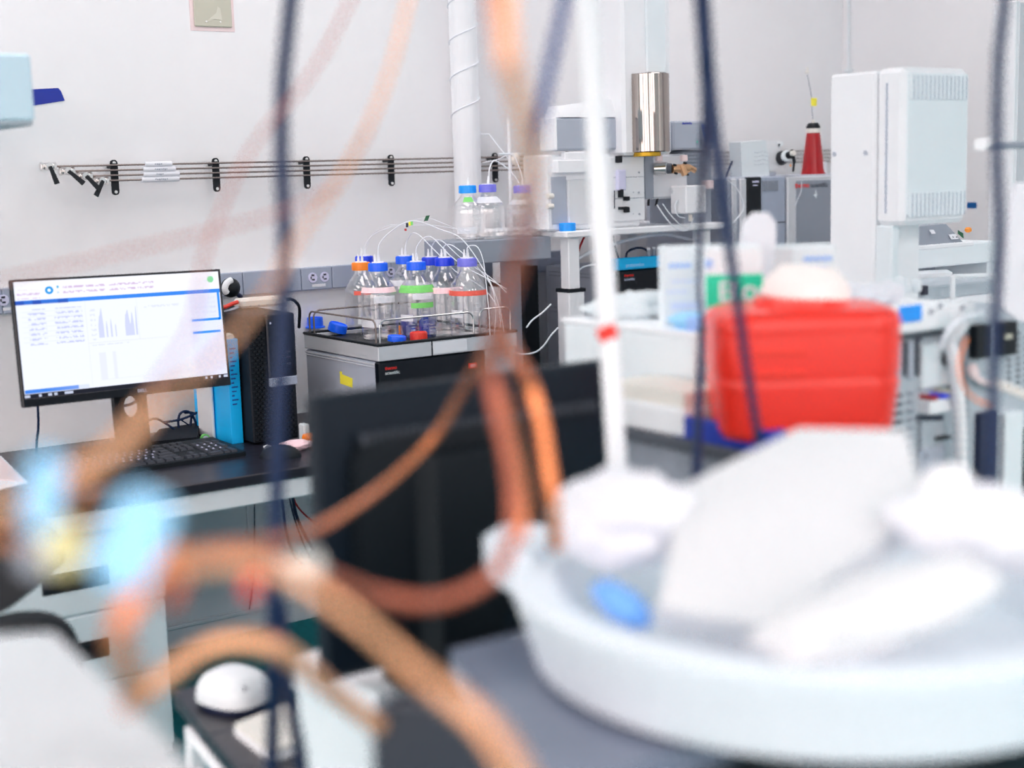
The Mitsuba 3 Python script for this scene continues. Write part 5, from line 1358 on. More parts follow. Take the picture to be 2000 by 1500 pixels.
part(k, 'lid', moved(lathe([(0, 0), (0.066, 0), (0.072, 0.006), (0.070, 0.026), (0.060, 0.038), (0.044, 0.054), (0, 0.056)], n=40), lidM, RCB + LR * 0.008 + [0, 0, zb1 + 0.008]), 'm_lid_white', 40, label='round white lid')

# boxes on the chassis and behind
GB = 'cartons behind the red container'
k = thing('white_carton', 'white carton with faint blue print left of the green banded one', 'carton')
def carton(k, px0, px1, py0, py1, d, depth, m='m_paper', yaw=0):
    a_, b_ = at(px0, py1, d=d), at(px1, py1, d=d)
    top = at((px0 + px1) / 2, py0, d=d)[2]
    w = np.linalg.norm((b_ - a_)[:2])
    R = np.stack([LR, LF, EZ], 1) @ rotz(yaw)
    o = np.array([a_[0], a_[1], min(a_[2], b_[2])])
    part(k, 'box', moved(box(0, w, 0, depth, 0, top - o[2], 0.003), R, o), m)
    return lambda u0, u1, v0, v1, mm, name='print', lab=None, t=0.001: part(k, name, moved(box(u0 * w, u1 * w, -t, 0.001, v0 * (top - o[2]), v1 * (top - o[2]), 0.0004), R, o), mm, False, lab)


def pix_y_of(z, px, d):
    """pixel row at which height z appears at the column px and depth d"""
    lo, hi = 200.0, 1500.0
    for _ in range(40):
        mid = (lo + hi) / 2
        if at(px, mid, d=d)[2] > z:
            lo = mid
        else:
            hi = mid
    return (lo + hi) / 2


f_ = carton(k, 1295, 1376, 481, pix_y_of(CT, 1335, 2.64), 2.64, 0.07, 'm_cool_white')
f_(0.15, 0.7, 0.74, 0.79, 'm_print_blue'); f_(0.2, 0.9, 0.55, 0.58, 'm_print_pale'); f_(0.1, 0.6, 0.42, 0.45, 'm_print_pale'); f_(0.2, 0.85, 0.2, 0.30, 'm_print_pale')
k = thing('green_carton', 'white carton with a wide green band and white lettering above the red container', 'carton')
f_ = carton(k, 1379, 1490, 480, pix_y_of(CT, 1430, 2.50), 2.50, 0.09, 'm_cool_white')
hC = at(1435, 480, d=2.50)[2] - CT
g0, g1 = (at(1435, 598, d=2.50)[2] - CT) / hC, (at(1435, 534, d=2.50)[2] - CT) / hC
f_(0.0, 1.0, g0, g1, 'm_green', 'band', 'wide green band')
f_(0.0, 0.12, 0.76, 0.86, 'm_print_blue'); f_(0.3, 0.6, 0.66, 0.70, 'm_print_pale')
oB = at(1400, 588, d=2.495)
part(k, 'lettering', text('Bloo', 0.034, oB - LF * 0.004, LR, EZ, True, 0.002), 'm_cool_white', False, label='large white lettering')
k = thing('print_carton', 'white carton with blue print behind the white lid of the red container', 'carton')
f_ = carton(k, 1492, 1632, 480, pix_y_of(CT, 1560, 2.66), 2.66, 0.08, 'm_cool_white')
f_(0.55, 0.95, 0.80, 0.86, 'm_print_blue'); f_(0.55, 0.9, 0.72, 0.75, 'm_print_pale')
f_(0.0, 0.4, 0.0, 0.98, 'm_white_matte', 'flap')
k = thing('paper_roll', 'upright white bag shaped like a bottle standing among the cartons', 'bag')
p = at(1478, 560, d=2.60)
m = hull([at(x, y, d=2.60 + q) for x, y in ((1452, 430), (1470, 416), (1502, 418), (1516, 440), (1514, 500), (1490, 590), (1452, 590), (1444, 480)) for q in (0, 0.05)])
m = m.subdivide_to_size(0.02)
m.vertices += (meshkit.fbm(m.vertices * 22, 3, 3)[:, None] - 0.5) * 0.012
part(k, 'body', m, 'm_paper', 40)
part(k, 'foot', hull([at(x, 592, d=2.60 + q) for x in (1455, 1490) for q in (0, 0.04)] + [(at(x, 592, d=2.60 + q)[0], at(x, 592, d=2.60 + q)[1], CT) for x in (1455, 1490) for q in (0, 0.04)]), 'm_paper')
p = at(1245, 620, Z=CT)
k = thing('plastic_bag', 'crumpled clear white plastic bag lying on the white chassis', 'bag', None, crumple((p[0] + 0.02, p[1] + 0.02, CT + 0.02), (0.10, 0.07, 0.026), 0.7, 2.2, 21, RB, 4), 'm_cool_white', 20)
k = thing('blue_pack', 'flat pale pack with a blue corner on the chassis left of the cartons', 'pack')
p = at(1345, 640, Z=CT + 0.02)
part(k, 'sleeve', crumple((1.735, 1.915, CT + 0.014), (0.035, 0.055, 0.016), 0.25, 1.5, 6, sub=3), 'm_tag_blue', 25)
part(k, 'corner', box(1.70, 1.75, 1.865, 1.90, CT + 0.001, CT + 0.026, 0.004), 'm_print_blue', label='blue corner')

# pale blue hanging box at the upper left
k = thing('pale_blue_box', 'pale blue box with a grey underside cut by the left edge of the frame', 'box')
hb = at(65, 175, d=3.0)
z0_, z1_ = at(40, 240, d=3.0)[2], at(40, 106, d=3.0)[2]
part(k, 'shell', box(hb[0] - 0.30, hb[0], hb[1], WB, z0_ + 0.004, z1_, 0.006), 'm_box_pale')
part(k, 'base', box(hb[0] - 0.296, hb[0] - 0.004, hb[1] + 0.004, WB, z0_ - 0.006, z0_ + 0.006, 0.003), 'm_panel_gray')

# wall cabinet at the right edge
k = thing('side_cabinet', 'tall pale cabinet with a grey front at the far right edge', 'cabinet')
w0 = at(1978, 300, d=4.3)
part(k, 'side', box(w0[0], w0[0] + 0.02, w0[1], w0[1] + 0.085, 0.0, at(1978, 6, d=4.3)[2], 0.003), 'm_white')
part(k, 'body', box(w0[0] + 0.02, w0[0] + 0.5, w0[1] + 0.002, w0[1] + 0.084, 0.0, at(1978, 6, d=4.3)[2] - 0.004, 0.003), 'm_silver')
k = thing('clamp_bar', 'grey horizontal clamp bar with a white knob at the right edge', 'clamp')
q0, q1 = at(1925, 286, d=3.0), at(2560, 262, d=3.3)
part(k, 'bar', cyl(q0, q1, 0.0075, 14), 'm_midgray')
part(k, 'knob', hull([at(x, y, d=3.0 + q) for x, y in ((1904, 272), (1936, 268), (1940, 280), (1922, 294), (1903, 292)) for q in (-0.012, 0.012)]), 'm_white', label='white knob')
part(k, 'post', cyl((q1[0], q1[1], 0), (q1[0], q1[1], 1.9), 0.012, 16), 'm_midgray')
k = thing('white_sheet', 'white plastic sheet draping in at the right edge of the frame', 'sheet')
sh = [at(x, y, d=2.7) for x, y in ((1985, 360), (1975, 420), (1962, 520), (1958, 600), (1990, 625), (2060, 640), (2080, 340))]
m = hull(sh + [q + FW * 0.02 for q in sh]).subdivide_to_size(0.02)
m.vertices += (meshkit.fbm(m.vertices * 14, 3, 9)[:, None] - 0.5) * 0.012
part(k, 'film', m, 'm_paper', 40)

# ================================================================== FOREGROUND LEFT
# low black table
LZ = 0.50
k = thing('low_table', 'low black topped table with a white frame on the teal carpet', 'table')
tp = [at(x, y, Z=LZ) for x, y in ((338, 1350), (548, 1302), (640, 1500), (478, 1522))]
part(k, 'tabletop', prism([q[:2] for q in tp], LZ - 0.03, LZ), 'm_desk', False)
fr = [at(x, y, Z=LZ - 0.03) for x, y in ((378, 1420), (470, 1530), (618, 1505), (540, 1325))]
for i in range(4):
    q, q2 = fr[i], fr[(i + 1) % 4]
    part(k, 'leg', box(q[0] - 0.014, q[0] + 0.014, q[1] - 0.014, q[1] + 0.014, 0, LZ - 0.03, 0.003), 'm_white')
    part(k, 'rail', cyl(q - [0, 0, 0.018], q2 - [0, 0, 0.018], 0.014, 8), 'm_white')
seam_a, seam_b = at(410, 1436, Z=LZ), at(560, 1392, Z=LZ)
part(k, 'top_seam', cyl(seam_a + [0, 0, -0.002], seam_b + [0, 0, -0.002], 0.004, 6), 'm_ink')
# white mouse-like device
c = at(458, 1374, Z=LZ)
dv = frame([0.93, 0.35, 0], [-0.35, 0.93, 0])
k = thing('white_mouse', 'white domed computer mouse with a dark button on the low black table', 'mouse')
m = trimesh.creation.icosphere(subdivisions=4)
v = m.vertices.copy()
v[:, 2] = np.maximum(v[:, 2], 0)
v = np.sign(v) * np.abs(v) ** np.array([0.66, 0.72, 0.85])
v *= [0.058, 0.070, 0.058]
part(k, 'shell', moved(trimesh.Trimesh(v, m.faces), dv, c + [0, 0, 0.012]), 'm_white')
v2 = m.vertices.copy(); v2[:, 2] = np.clip(v2[:, 2], -0.2, 0.2); v2 *= [0.057, 0.069, 0.06]
part(k, 'base', moved(trimesh.Trimesh(v2, m.faces), dv, c + [0, 0, 0.012]), 'm_navy', label='dark base')
part(k, 'button', crumple(at(478, 1352, d=float((c - EYE) @ FW) - 0.058), (0.007, 0.004, 0.011), 0.0, 1, 1, sub=2), 'm_navy', label='dark button')
part(k, 'grip', crumple(at(410, 1372, d=float((c - EYE) @ FW) - 0.01), (0.014, 0.012, 0.018), 0.1, 1, 1, sub=2), 'm_navy')
# beige box with pale edge
bp = [at(x, y, Z=LZ)[:2] for x, y in ((458, 1436), (560, 1395), (640, 1450), (530, 1492))]
k = thing('beige_keyboard', 'low beige box with a white edge on the black table beside the mouse', 'box')
part(k, 'case', prism(bp, LZ, LZ + 0.016), 'm_white', False)
part(k, 'top', prism([(q[0] * 0.985 + 0.015 * np.mean([b_[0] for b_ in bp]), q[1] * 0.985 + 0.015 * np.mean([b_[1] for b_ in bp])) for q in bp], LZ + 0.016, LZ + 0.022), 'm_ivory', False)

# office chair at the left
k = thing('office_chair', 'black office chair cut by the left edge before the drawers', 'chair')
ch = [at(x, y, d=2.75) for x, y in ((-60, 985), (30, 1000), (92, 1040), (112, 1080), (108, 1108), (60, 1150), (0, 1196), (-70, 1230))]
part(k, 'backrest', hull(ch + [q + FW * 0.06 for q in ch]), 'm_black')
arm = [at(x, y, d=2.65) for x, y in ((-60, 1240), (-10, 1228), (40, 1219), (85, 1219), (112, 1232), (128, 1258), (140, 1300), (145, 1360))]
part(k, 'armrest', tube(arm, 0.024, 14), 'm_black')
q = at(20, 1320, d=2.75)
part(k, 'seat', box(q[0] - 0.42, q[0] + 0.04, q[1] - 0.10, q[1] + 0.34, 0.40, 0.47, 0.025), 'm_black_matte')
sc_ = np.array([q[0] - 0.19, q[1] + 0.12, 0])
part(k, 'column', cyl(sc_ + [0, 0, 0.08], sc_ + [0, 0, 0.41], 0.025, 16), 'm_black')
for i in range(5):
    t = i * 2 * math.pi / 5
    e = sc_ + [0.27 * math.cos(t), 0.27 * math.sin(t), 0.06]
    l = part(k, 'base_arm', cyl(sc_ + [0, 0, 0.09], e, 0.02, 10, 0.014), 'm_black')
    part(l, 'caster', cyl(e + [-0.012, 0, -0.032], e + [0.012, 0, -0.032], 0.028, 16), 'm_black_matte')
bk = at(-60, 1100, d=2.8)
part(k, 'back_support', tube([(bk[0] - 0.05, bk[1] + 0.06, bk[2]), (bk[0] - 0.06, bk[1] + 0.10, 0.55), (sc_[0] - 0.02, sc_[1] + 0.05, 0.41)], 0.022, 10), 'm_black')
part(k, 'arm_post', cyl(at(145, 1355, d=2.65), [at(145, 1355, d=2.65)[0] - 0.05, at(145, 1355, d=2.65)[1] + 0.05, 0.44], 0.02, 10), 'm_black')

# white carton at the lower left, close
k = thing('white_crate', 'large white box close to the camera at the lower left corner', 'box')
wc = [at(-120, 1246, d=1.42), at(105, 1236, d=1.42), at(250, 1370, d=1.30), at(420, 1545, d=1.22), at(-80, 1560, d=1.0), at(-160, 1400, d=1.1)]
part(k, 'lid', hull(wc + [q - [0, 0, 0.03] for q in wc]), 'm_white_matte')
pm = np.mean(wc, axis=0)
low = [np.array([pm[0] + (q[0] - pm[0]) * 0.93, pm[1] + (q[1] - pm[1]) * 0.93]) for q in wc]
part(k, 'body', hull([(*q, w[2] - 0.16) for q, w in zip(low, wc)] + [(*q, w[2] - 0.034) for q, w in zip(low, wc)]), 'm_white_matte')
k = thing('crate_stand', 'slim steel stand under the large white box at the lower left', 'stand')
zt_ = min(w[2] for w in wc) - 0.165
part(k, 'plate', box(pm[0] - 0.10, pm[0] + 0.10, pm[1] - 0.10, pm[1] + 0.10, zt_ - 0.012, zt_ + 0.006, 0.002), 'm_midgray')
for sx in (-1, 1):
    for sy in (-1, 1):
        part(k, 'leg', cyl((pm[0] + sx * 0.085, pm[1] + sy * 0.085, 0), (pm[0] + sx * 0.085, pm[1] + sy * 0.085, zt_ - 0.01), 0.010, 12), 'm_midgray')

# ================================================================== FOREGROUND MIDDLE
# white pedestal under the black monitor
PZ = 0.725
ped = [at(x, y, Z=PZ) for x, y in ((566, 1302), (736, 1352))]
fr_ = at(928, 1303, Z=PZ)
pb_ = [ped[0][:2], ped[1][:2], fr_[:2] + np.array([0.30, 0.0]), (1.55, 1.98), (ped[0][0] + 0.02, 1.98)]
k = thing('white_pedestal', 'white cabinet carrying the large black monitor seen from behind', 'cabinet')
part(k, 'top', prism(pb_, PZ - 0.035, PZ), 'm_white', False)
pin = [np.array(q) + (np.array([1.2, 1.75]) - np.array(q)) * 0.03 for q in pb_]
part(k, 'body', prism(pin, 0.0, PZ - 0.035), 'm_cool_white', False)
part(k, 'groove', prism([np.array(q) + (np.array([1.2, 1.75]) - np.array(q)) * 0.012 for q in pb_], 0.10, 0.55), 'm_cool_white', False)

# black monitor from behind
mY = 1.79
mx0, mx1 = at(622, 1000, Y=mY)[0], at(1206, 708, Y=mY)[0]
mz1, mz0 = at(622, 775, Y=mY)[2], at(632, 1338, Y=mY)[2]
mz0 = max(mz0, PZ + 0.012)
k = thing('black_monitor', 'large black monitor seen from behind on the white cabinet', 'monitor')
part(k, 'back_frame', box(mx0, mx1, mY, mY + 0.03, mz0, mz1, 0.008), 'm_monitor_black')
bx0_, bx1_, bx2_ = at(676, 900, Y=mY)[0], at(978, 900, Y=mY)[0], mx1 - 0.035
bz1_ = at(800, 835, Y=mY)[2]
g_ = rrect(bx1_ - bx0_, bz1_ - mz0 - 0.03, 0.05)
part(k, 'rear_cover', cat(plate((bx0_, mY + 0.002, mz0 + 0.03), EX, EZ, g_, 0.02), plate((bx0_, mY - 0.016, mz0 + 0.03), EX, EZ, g_.buffer(-0.006), 0.006)), 'm_black')
part(k, 'vent_ledge', box(bx0_ + 0.01, bx2_, mY - 0.012, mY + 0.002, bz1_ - 0.006, bz1_ + 0.002, 0.003), 'm_monitor_black')
nb = 40
for i in range(nb):
    x = bx0_ + 0.02 + i * (bx2_ - bx0_ - 0.04) / nb
    part(k, 'vent_rib', box(x, x + 0.0035, mY - 0.022, mY - 0.0, bz1_ - 0.014, bz1_ + 0.004, 0.001), 'm_darkgray', False)
xm = at(880, 1000, Y=mY)[0]
part(k, 'neck', hull([(x, y, z) for x, y in ((xm - 0.075, mY - 0.022), (xm + 0.075, mY - 0.022), (xm - 0.055, mY - 0.055), (xm + 0.055, mY - 0.055)) for z in (PZ + 0.02, mz1 - 0.10)]), 'm_black')
part(k, 'foot', lathe([(0, 0), (0.13, 0), (0.135, 0.006), (0.12, 0.016), (0, 0.02)], (xm, mY - 0.04, PZ), 40), 'm_black')

# black bench in the near foreground, carrying the tub
NZ = 0.90
q0 = at(905, 1262, Z=NZ)
k = thing('near_bench', 'dark glossy bench under the round white tub', 'bench')
q1, q2 = at(1003, 1530, Z=NZ), at(1330, 1465, Z=NZ)
yf = q2[1]
part(k, 'benchtop', prism([(q0[0] - 0.02, q0[1]), (q1[0], yf), (1.58, yf), (1.58, q0[1])], NZ - 0.03, NZ), 'm_epoxy', False)
part(k, 'cabinet', prism([(q0[0] + 0.0, q0[1] - 0.02), (q1[0] + 0.03, yf + 0.02), (1.56, yf + 0.02), (1.56, q0[1] - 0.02)], 0.0, NZ - 0.03), 'm_black', False)

part(k, 'lower_shelf', box(at(1003, 1530, Z=NZ)[0] + 0.06, 1.56, yf - 0.34, yf + 0.02, 0.0, 0.66, 0.004), 'm_black')
# rounded black chair back in front of the pedestal
k = thing('padded_chair', 'rounded black padded chair backrest before the white cabinet', 'chair')
cb = [at(x, y, d=1.34) for x, y in ((726, 1396), (744, 1374), (792, 1362), (858, 1374), (924, 1410), (962, 1452), (976, 1510), (975, 1640), (732, 1640))]
cm = np.mean(cb, axis=0)
part(k, 'backrest', hull([cm + (q - cm) * 0.93 - FW * 0.02 for q in cb] + cb + [cm + (q - cm) * 0.93 + FW * 0.05 for q in cb]), 'm_leather', 50)
bb = cm - [0.0, 0.0, 0.12]
part(k, 'support', cyl((bb[0], bb[1], 0.46), (bb[0], bb[1], bb[2] + 0.05), 0.02, 12), 'm_black')
part(k, 'seat', box(bb[0] - 0.22, bb[0] + 0.05, bb[1] - 0.42, bb[1] + 0.02, 0.40, 0.47, 0.025), 'm_black_matte')
part(k, 'column', cyl((bb[0] - 0.08, bb[1] - 0.20, 0.0), (bb[0] - 0.08, bb[1] - 0.20, 0.41), 0.03, 14), 'm_black')

# white pole with red tape
k = thing('white_pole', 'slim white pole with a red tape mark rising from the white cabinet', 'pole')
pa, pb2 = at(1147, 0, d=2.06), at(1207, 940, d=2.06)
dn = (pa - pb2) / (pa[2] - pb2[2])
p_lo, p_hi = pb2 + dn * (PZ - pb2[2]), pb2 + dn * (CEIL - pb2[2])
part(k, 'shaft', cyl(p_lo, p_hi, 0.0150, 24), 'm_white')
pt = pb2 + dn * (at(1172, 648, d=2.06)[2] - pb2[2])
part(k, 'tape', moved(box(-0.017, 0.012, -0.0175, 0.0, -0.011, 0.011, 0.003), RB @ np.array(trimesh.transformations.rotation_matrix(math.radians(-25), [0, 1, 0]))[:3, :3], pt), 'm_red', label='red tape mark')

# round white tub with papers
tc = at(1600, 1118, Z=1.0)
TC = np.array([tc[0], tc[1], NZ])
RO = 0.365
hT = 0.105
k = thing('white_tub', 'big round white tub holding white packaging in the right foreground', 'tub')
part(k, 'bowl', lathe([(0, 0), (RO - 0.045, 0), (RO - 0.025, 0.012), (RO - 0.008, hT - 0.03), (RO, hT - 0.012), (RO, hT), (RO - 0.012, hT + 0.004), (RO - 0.05, hT - 0.004), (RO - 0.075, hT - 0.05), (RO - 0.09, 0.018), (0, 0.016)], TC, 96), 'm_tub_white', 40)
dl = at(1010, 1082, Z=1.0) - at(1080, 1100, Z=1.0)
hx = at(1020, 1085, Z=NZ + hT - 0.01)
vv = hx - TC; vv[2] = 0; vv /= np.linalg.norm(vv)
side = np.array([-vv[1], vv[0], 0])
hp0 = TC + vv * (RO - 0.03)
part(k, 'handle', hull([hp0 + side * s * 0.075 + [0, 0, z] for s in (-1, 1) for z in (hT - 0.05, hT + 0.012)] + [hp0 + vv * 0.075 + side * s * 0.04 + [0, 0, z] for s in (-1, 1) for z in (hT - 0.03, hT + 0.022)]), 'm_tub_white', 40)
k = thing('foam_slab', 'large white foam slab leaning in the round tub', 'packaging')
sl = [at(1330, 952, d=1.68), at(1560, 838, d=1.78), at(1770, 842, d=1.72), at(1808, 985, d=1.60), at(1500, 1222, d=1.46), at(1285, 1185, d=1.50)]
slc = np.mean(sl, axis=0)
part(k, 'slab', hull(sl + [slc + (q - slc) * 0.94 + np.array([0.01, 0.01, -0.04]) for q in sl] + [slc + (q - slc) * 0.97 + [0, 0, 0.004] for q in sl]), 'm_white_matte', 40)
PK = 'white bags in the tub'
for i, (px, py, d_, s, la, mm) in enumerate(((1215, 1015, 1.66, (0.085, 0.06, 0.055), 'white crumpled bag at the left side of the tub beside the slab', 'm_paper'), (1715, 1190, 1.38, (0.120, 0.05, 0.030), 'long pale crumpled bag in front of the foam slab', 'm_white_matte'),
                                           (1930, 1035, 1.55, (0.10, 0.06, 0.045), 'white crumpled bag at the right side of the tub', 'm_paper'), (1850, 990, 1.6, (0.035, 0.03, 0.05), 'small upright white bag right of the foam slab', 'm_white'))):
    yaw_ = (0, 12, -10, 0)[i]
    c_ = at(px, py, d=d_)
    RR = RB @ rotz(yaw_) @ np.array(trimesh.transformations.rotation_matrix(math.radians((0, -14, 8, 0)[i]), [0, 1, 0]))[:3, :3]
    thing('packing_bag', la, 'bag', PK, crumple(c_, s, 0.45, 1.8, 31 + i, RR, 4), mm, 25)
thing('blue_wrapper', 'blue wrapper lying against the left wall of the tub', 'wrapper', None, crumple(at(1215, 1182, d=1.54), (0.036, 0.03, 0.018), 0.4, 2, 44, RB @ np.array(trimesh.transformations.rotation_matrix(math.radians(35), [0, 1, 0]))[:3, :3], 3), 'm_wrap_blue', 25)
thing('white_plug', 'small white plug on the bench left of the tub', 'plug', None, cyl(at(1022, 1213, Z=NZ) + [0, 0, 0.0118], at(1048, 1206, Z=NZ) + [0, 0, 0.0118], 0.012, 14), 'm_ivory')

# ================================================================== HANGING CABLES AND COPPER TUBES
def hung(name, label, catg, pts, r, m, group=None, top=True, n=8):
    """pts: (px, py, depth); when top is set the run continues straight up to the ceiling"""
    p = [at(x, y, d=d) for x, y, d in pts]
    rs = list(r) if isinstance(r, tuple) else None
    if top:
        dv_ = p[0] - p[1]
        dv_ = dv_ / dv_[2] * (CEIL - p[0][2])
        p = [p[0] + dv_, p[0] + 0.5 * dv_] + p
    if rs:
        rs = [rs[0]] * (len(p) - len(rs)) + rs
        r = np.interp(np.arange((len(p) - 1) * n + 1) / n, np.arange(len(p)), rs)
    thing(name, label, catg, group, tube(p, r, 10, n), m)


BCG = 'black cables hanging in the foreground'
hung('black_cable', 'thick dark cable hanging straight down between the lit monitor and the bottles', 'cable', [(568, 0, 1.6), (553, 150, 1.6), (550, 300, 1.6), (556, 460, 1.6), (553, 600, 1.6), (544, 800, 1.6), (540, 1000, 1.62), (536, 1200, 1.65), (534, 1380, 1.7), (530, 1560, 1.75), (528, 2100, 1.8)], 0.0088, 'm_cable_black', BCG)
hung('black_cable', 'dark cable slanting away at the foot of the thick hanging cable', 'cable', [(548, 1180, 1.72), (556, 1280, 1.72), (572, 1400, 1.72), (592, 1520, 1.75), (620, 1900, 1.8)], 0.0080, 'm_cable_black', BCG, top=False)
hung('black_cable', 'dark blue cable sloping left of the white pole at the top', 'cable', [(1110, -40, 1.35), (1090, 60, 1.35), (1066, 170, 1.35), (1048, 260, 1.35), (1036, 340, 1.35), (1024, 420, 1.3), (1004, 540, 1.155), (974, 640, 1.185), (962, 720, 1.215), (977, 810, 1.215), (997, 900, 1.215), (1006, 1000, 1.215), (992, 1080, 1.195)], 0.0056, 'm_cable_blue', BCG)
hung('black_cable', 'thick dark cable hanging right of the polished cylinder to the tub', 'cable', [(1364, -30, 1.75), (1374, 120, 1.78), (1377, 240, 1.9), (1369, 420, 2.2), (1366, 560, 2.25), (1371, 640, 2.25), (1364, 800, 2.2), (1360, 940, 2.1), (1352, 1060, 2.05)], (0.0070, 0.0068, 0.0062, 0.0042, 0.0040, 0.0044, 0.0062, 0.0085, 0.0085), 'm_cable_black', BCG)
hung('black_cable', 'dark cable bending right in front of the red container', 'cable', [(1372, -30, 1.8), (1384, 140, 1.8), (1398, 280, 1.8), (1416, 420, 1.82), (1436, 560, 1.85), (1456, 700, 1.9), (1472, 800, 1.95), (1482, 860, 2.0)], (0.0090, 0.0090, 0.0086, 0.0074, 0.0066, 0.0062, 0.0062, 0.0064), 'm_cable_black', BCG)
hung('black_cable', 'dark cable hanging along the right edge before the tall tower', 'cable', [(1964, -20, 1.75), (1950, 120, 1.75), (1947, 300, 1.75), (1952, 460, 1.75), (1944, 620, 1.75), (1940, 760, 1.75), (1936, 900, 1.75), (1930, 980, 1.72)], 0.0068, 'm_cable_black', BCG)
thing('cable_tie', 'small black tie on the thin part of the cable before the white chassis', 'cable tie', None, cyl(at(1368, 640, d=2.25), at(1374, 652, d=2.25), 0.0065, 10), 'm_black')

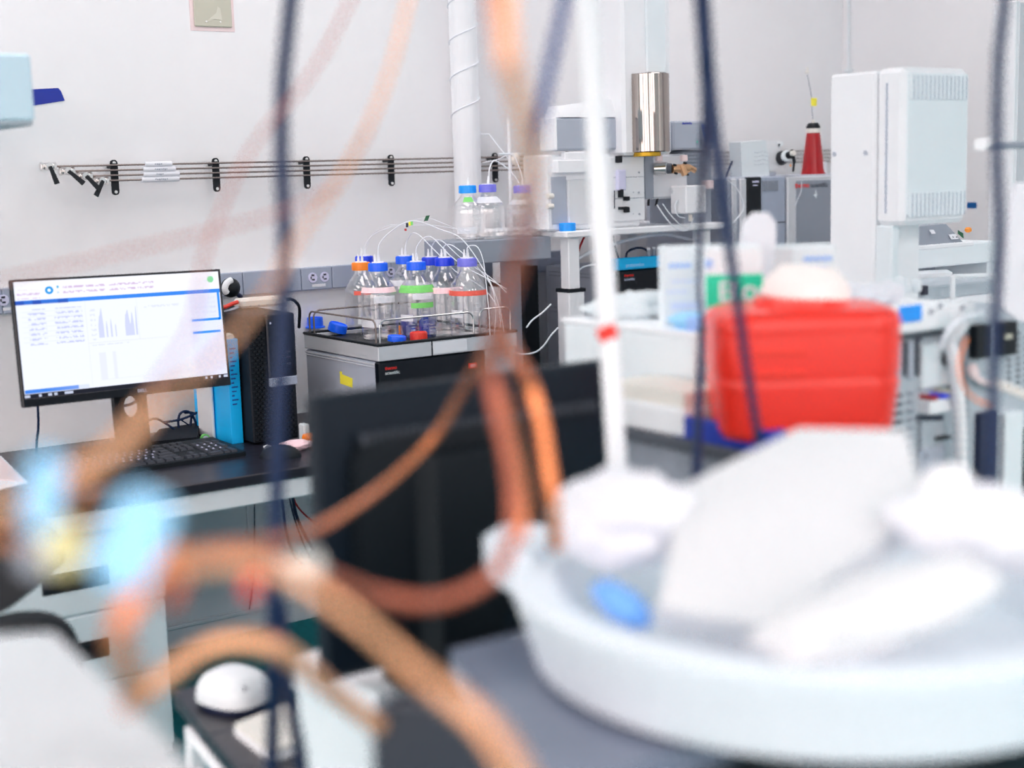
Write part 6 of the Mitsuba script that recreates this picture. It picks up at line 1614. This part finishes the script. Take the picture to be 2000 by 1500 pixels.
CG = 'copper tubes in the foreground'
CU = [
    ('pale copper tube crossing the upper left of the white wall toward the blue cable', [(700, -30, 1.45), (640, 90, 1.45), (585, 175, 1.45), (520, 250, 1.45), (465, 335, 1.42), (420, 440, 1.38), (395, 520, 1.35), (372, 640, 1.25), (300, 760, 1.1)], 0.0019, 'm_copper_pink', True),
    ('copper tube sweeping from the top centre down over the lit monitor', [(805, -30, 1.4), (770, 110, 1.4), (722, 240, 1.38), (650, 370, 1.3), (585, 460, 1.22), (535, 550, 1.12), (470, 640, 1.05), (395, 720, 1.0), (300, 790, 0.95), (230, 860, 0.9), (150, 970, 0.85)], 0.0028, 'm_copper_pale', True),
    ('thin pink copper tube running nearly level above the lit monitor', [(-60, 560, 1.3), (90, 528, 1.35), (240, 492, 1.38), (400, 455, 1.4), (560, 410, 1.4), (660, 352, 1.4), (722, 255, 1.385)], 0.0017, 'm_copper_pink', False),
    ('copper tube curving from the trunk across the black monitor back to the left', [(960, 680, 1.2), (905, 760, 1.5), (850, 850, 1.6), (770, 930, 1.55), (690, 990, 1.45), (610, 1035, 1.35), (520, 1058, 1.2), (420, 1070, 1.05), (340, 1095, 0.95), (290, 1150, 0.92), (235, 1235, 0.9)], 0.0042, 'm_copper', False),
    ('bright copper strand standing clear on the black monitor back', [(975, 640, 1.20), (1000, 690, 1.36), (1030, 740, 1.45), (1054, 810, 1.45), (1068, 890, 1.45), (1080, 980, 1.45), (1086, 1070, 1.47)], 0.0075, 'm_copper', False),
    ('thick copper trunk falling from the top centre down the black monitor', [(962, -40, 1.0), (985, 100, 1.0), (1020, 220, 1.03), (1038, 320, 1.06), (1028, 430, 1.1), (1002, 540, 1.14), (972, 640, 1.17), (960, 720, 1.2), (975, 810, 1.2), (995, 900, 1.2), (1004, 1000, 1.2), (990, 1080, 1.18), (940, 1140, 1.15), (850, 1175, 1.12), (740, 1165, 1.1), (640, 1130, 1.06), (540, 1100, 1.02), (440, 1085, 1.0), (370, 1110, 0.97), (330, 1180, 0.95)], 0.0062, 'm_copper_dark', True),
    ('second copper tube beside the trunk over the black monitor', [(1000, 560, 1.15), (955, 700, 1.22), (985, 800, 1.22), (1008, 880, 1.24), (1022, 980, 1.25), (1018, 1050, 1.25)], 0.0050, 'm_copper', False),
    ('copper tube arching from the drawers over the white mouse', [(250, 1380, 1.1), (320, 1322, 1.12), (390, 1272, 1.15), (460, 1252, 1.15), (530, 1262, 1.15), (590, 1300, 1.18), (660, 1360, 1.25), (740, 1420, 1.3)], 0.0080, 'm_copper_pale', False),
    ('copper tube running from under the desk down to the bottom edge', [(340, 1110, 0.85), (450, 1098, 0.85), (560, 1120, 0.85), (640, 1170, 0.85), (720, 1230, 0.85), (800, 1300, 0.85), (880, 1360, 0.83), (950, 1420, 0.82), (1005, 1500, 0.80), (1030, 1580, 0.78)], (0.0050, 0.0052, 0.0048, 0.0040, 0.0040, 0.0046, 0.0060, 0.0070, 0.0072, 0.0072), 'm_copper_pale', False),
    ('copper tube hooked down the front of the drawer cabinet', [(350, 1080, 0.95), (280, 1150, 0.92), (230, 1230, 0.92), (250, 1300, 0.93), (262, 1360, 0.95), (250, 1380, 1.0)], 0.0068, 'm_copper', False),
    ('thin copper strand crossing the desk apron at the left', [(150, 970, 0.85), (165, 1020, 0.86), (150, 1070, 0.87), (110, 1100, 0.86), (40, 1060, 0.85), (-60, 1040, 0.85)], 0.0040, 'm_copper', False),
    ('copper tube over the papers at the left edge of the desk', [(-60, 1000, 0.8), (40, 985, 0.82), (130, 930, 0.85), (220, 880, 0.88), (300, 790, 0.92)], 0.0060, 'm_copper_pale', False),
    ('pale copper tube falling right of the trunk at the top centre', [(985, -40, 0.98), (990, 80, 0.98), (1012, 190, 1.0), (1036, 300, 1.04), (1030, 420, 1.1)], 0.0062, 'm_copper_pale', True),
]
for la, pts, r, m, top in CU:
    hung('copper_tube', la, 'copper tube', pts, r, m, CG, top)
k = thing('tube_fitting', 'small red fitting on the copper tube left of the black monitor', 'fitting', None, cyl(at(478, 1142, d=1.0), at(505, 1146, d=1.0), 0.0095, 14), 'm_red_lip')
thing('tube_fitting', 'white fitting on a copper tube beside the black monitor\'s lower left', 'fitting', None, cat(cyl(at(540, 1104, d=1.02), at(620, 1112, d=1.05), 0.0075, 14), cyl(at(600, 1085, d=1.04), at(614, 1115, d=1.04), 0.008, 12)), 'm_ivory')

# blurred tags near the camera at the left
def tag(label, px, py, w, h, d, m, ang=0):
    c = at(px, py, d=d)
    a = math.radians(ang)
    r_, u_ = RT * math.cos(a) + UP * math.sin(a), -RT * math.sin(a) + UP * math.cos(a)
    k = thing('cable_tag', label, 'tag', 'paper tags on the copper tubes')
    part(k, 'flag', moved(trimesh.creation.extrude_polygon(rrect(w, h, min(w, h) * 0.3, -w / 2, -h / 2), 0.002, engine='earcut'), frame(r_, u_), c), m, False)
    part(k, 'back_flag', moved(trimesh.creation.extrude_polygon(rrect(w * 0.9, h * 0.9, min(w, h) * 0.3, -w * 0.45, -h * 0.45), 0.002, engine='earcut'), frame(r_, u_), c + FW * 0.006), m, False)


tag('tall narrow pale blue tag over the left end of the keyboard', 86, 960, 0.018, 0.045, 0.80, 'm_tag_blue', -8)
tag('largest pale blue tag, over the desk apron and drawer cabinet', 262, 1052, 0.033, 0.056, 0.80, 'm_tag_blue', -24)
tag('pale yellow tag before the white drawer cabinet', 124, 1066, 0.020, 0.026, 0.80, 'm_tag_yellow', 0)
tag('grey white tag before the black office chair', 70, 1085, 0.015, 0.017, 0.80, 'm_gray', 0)
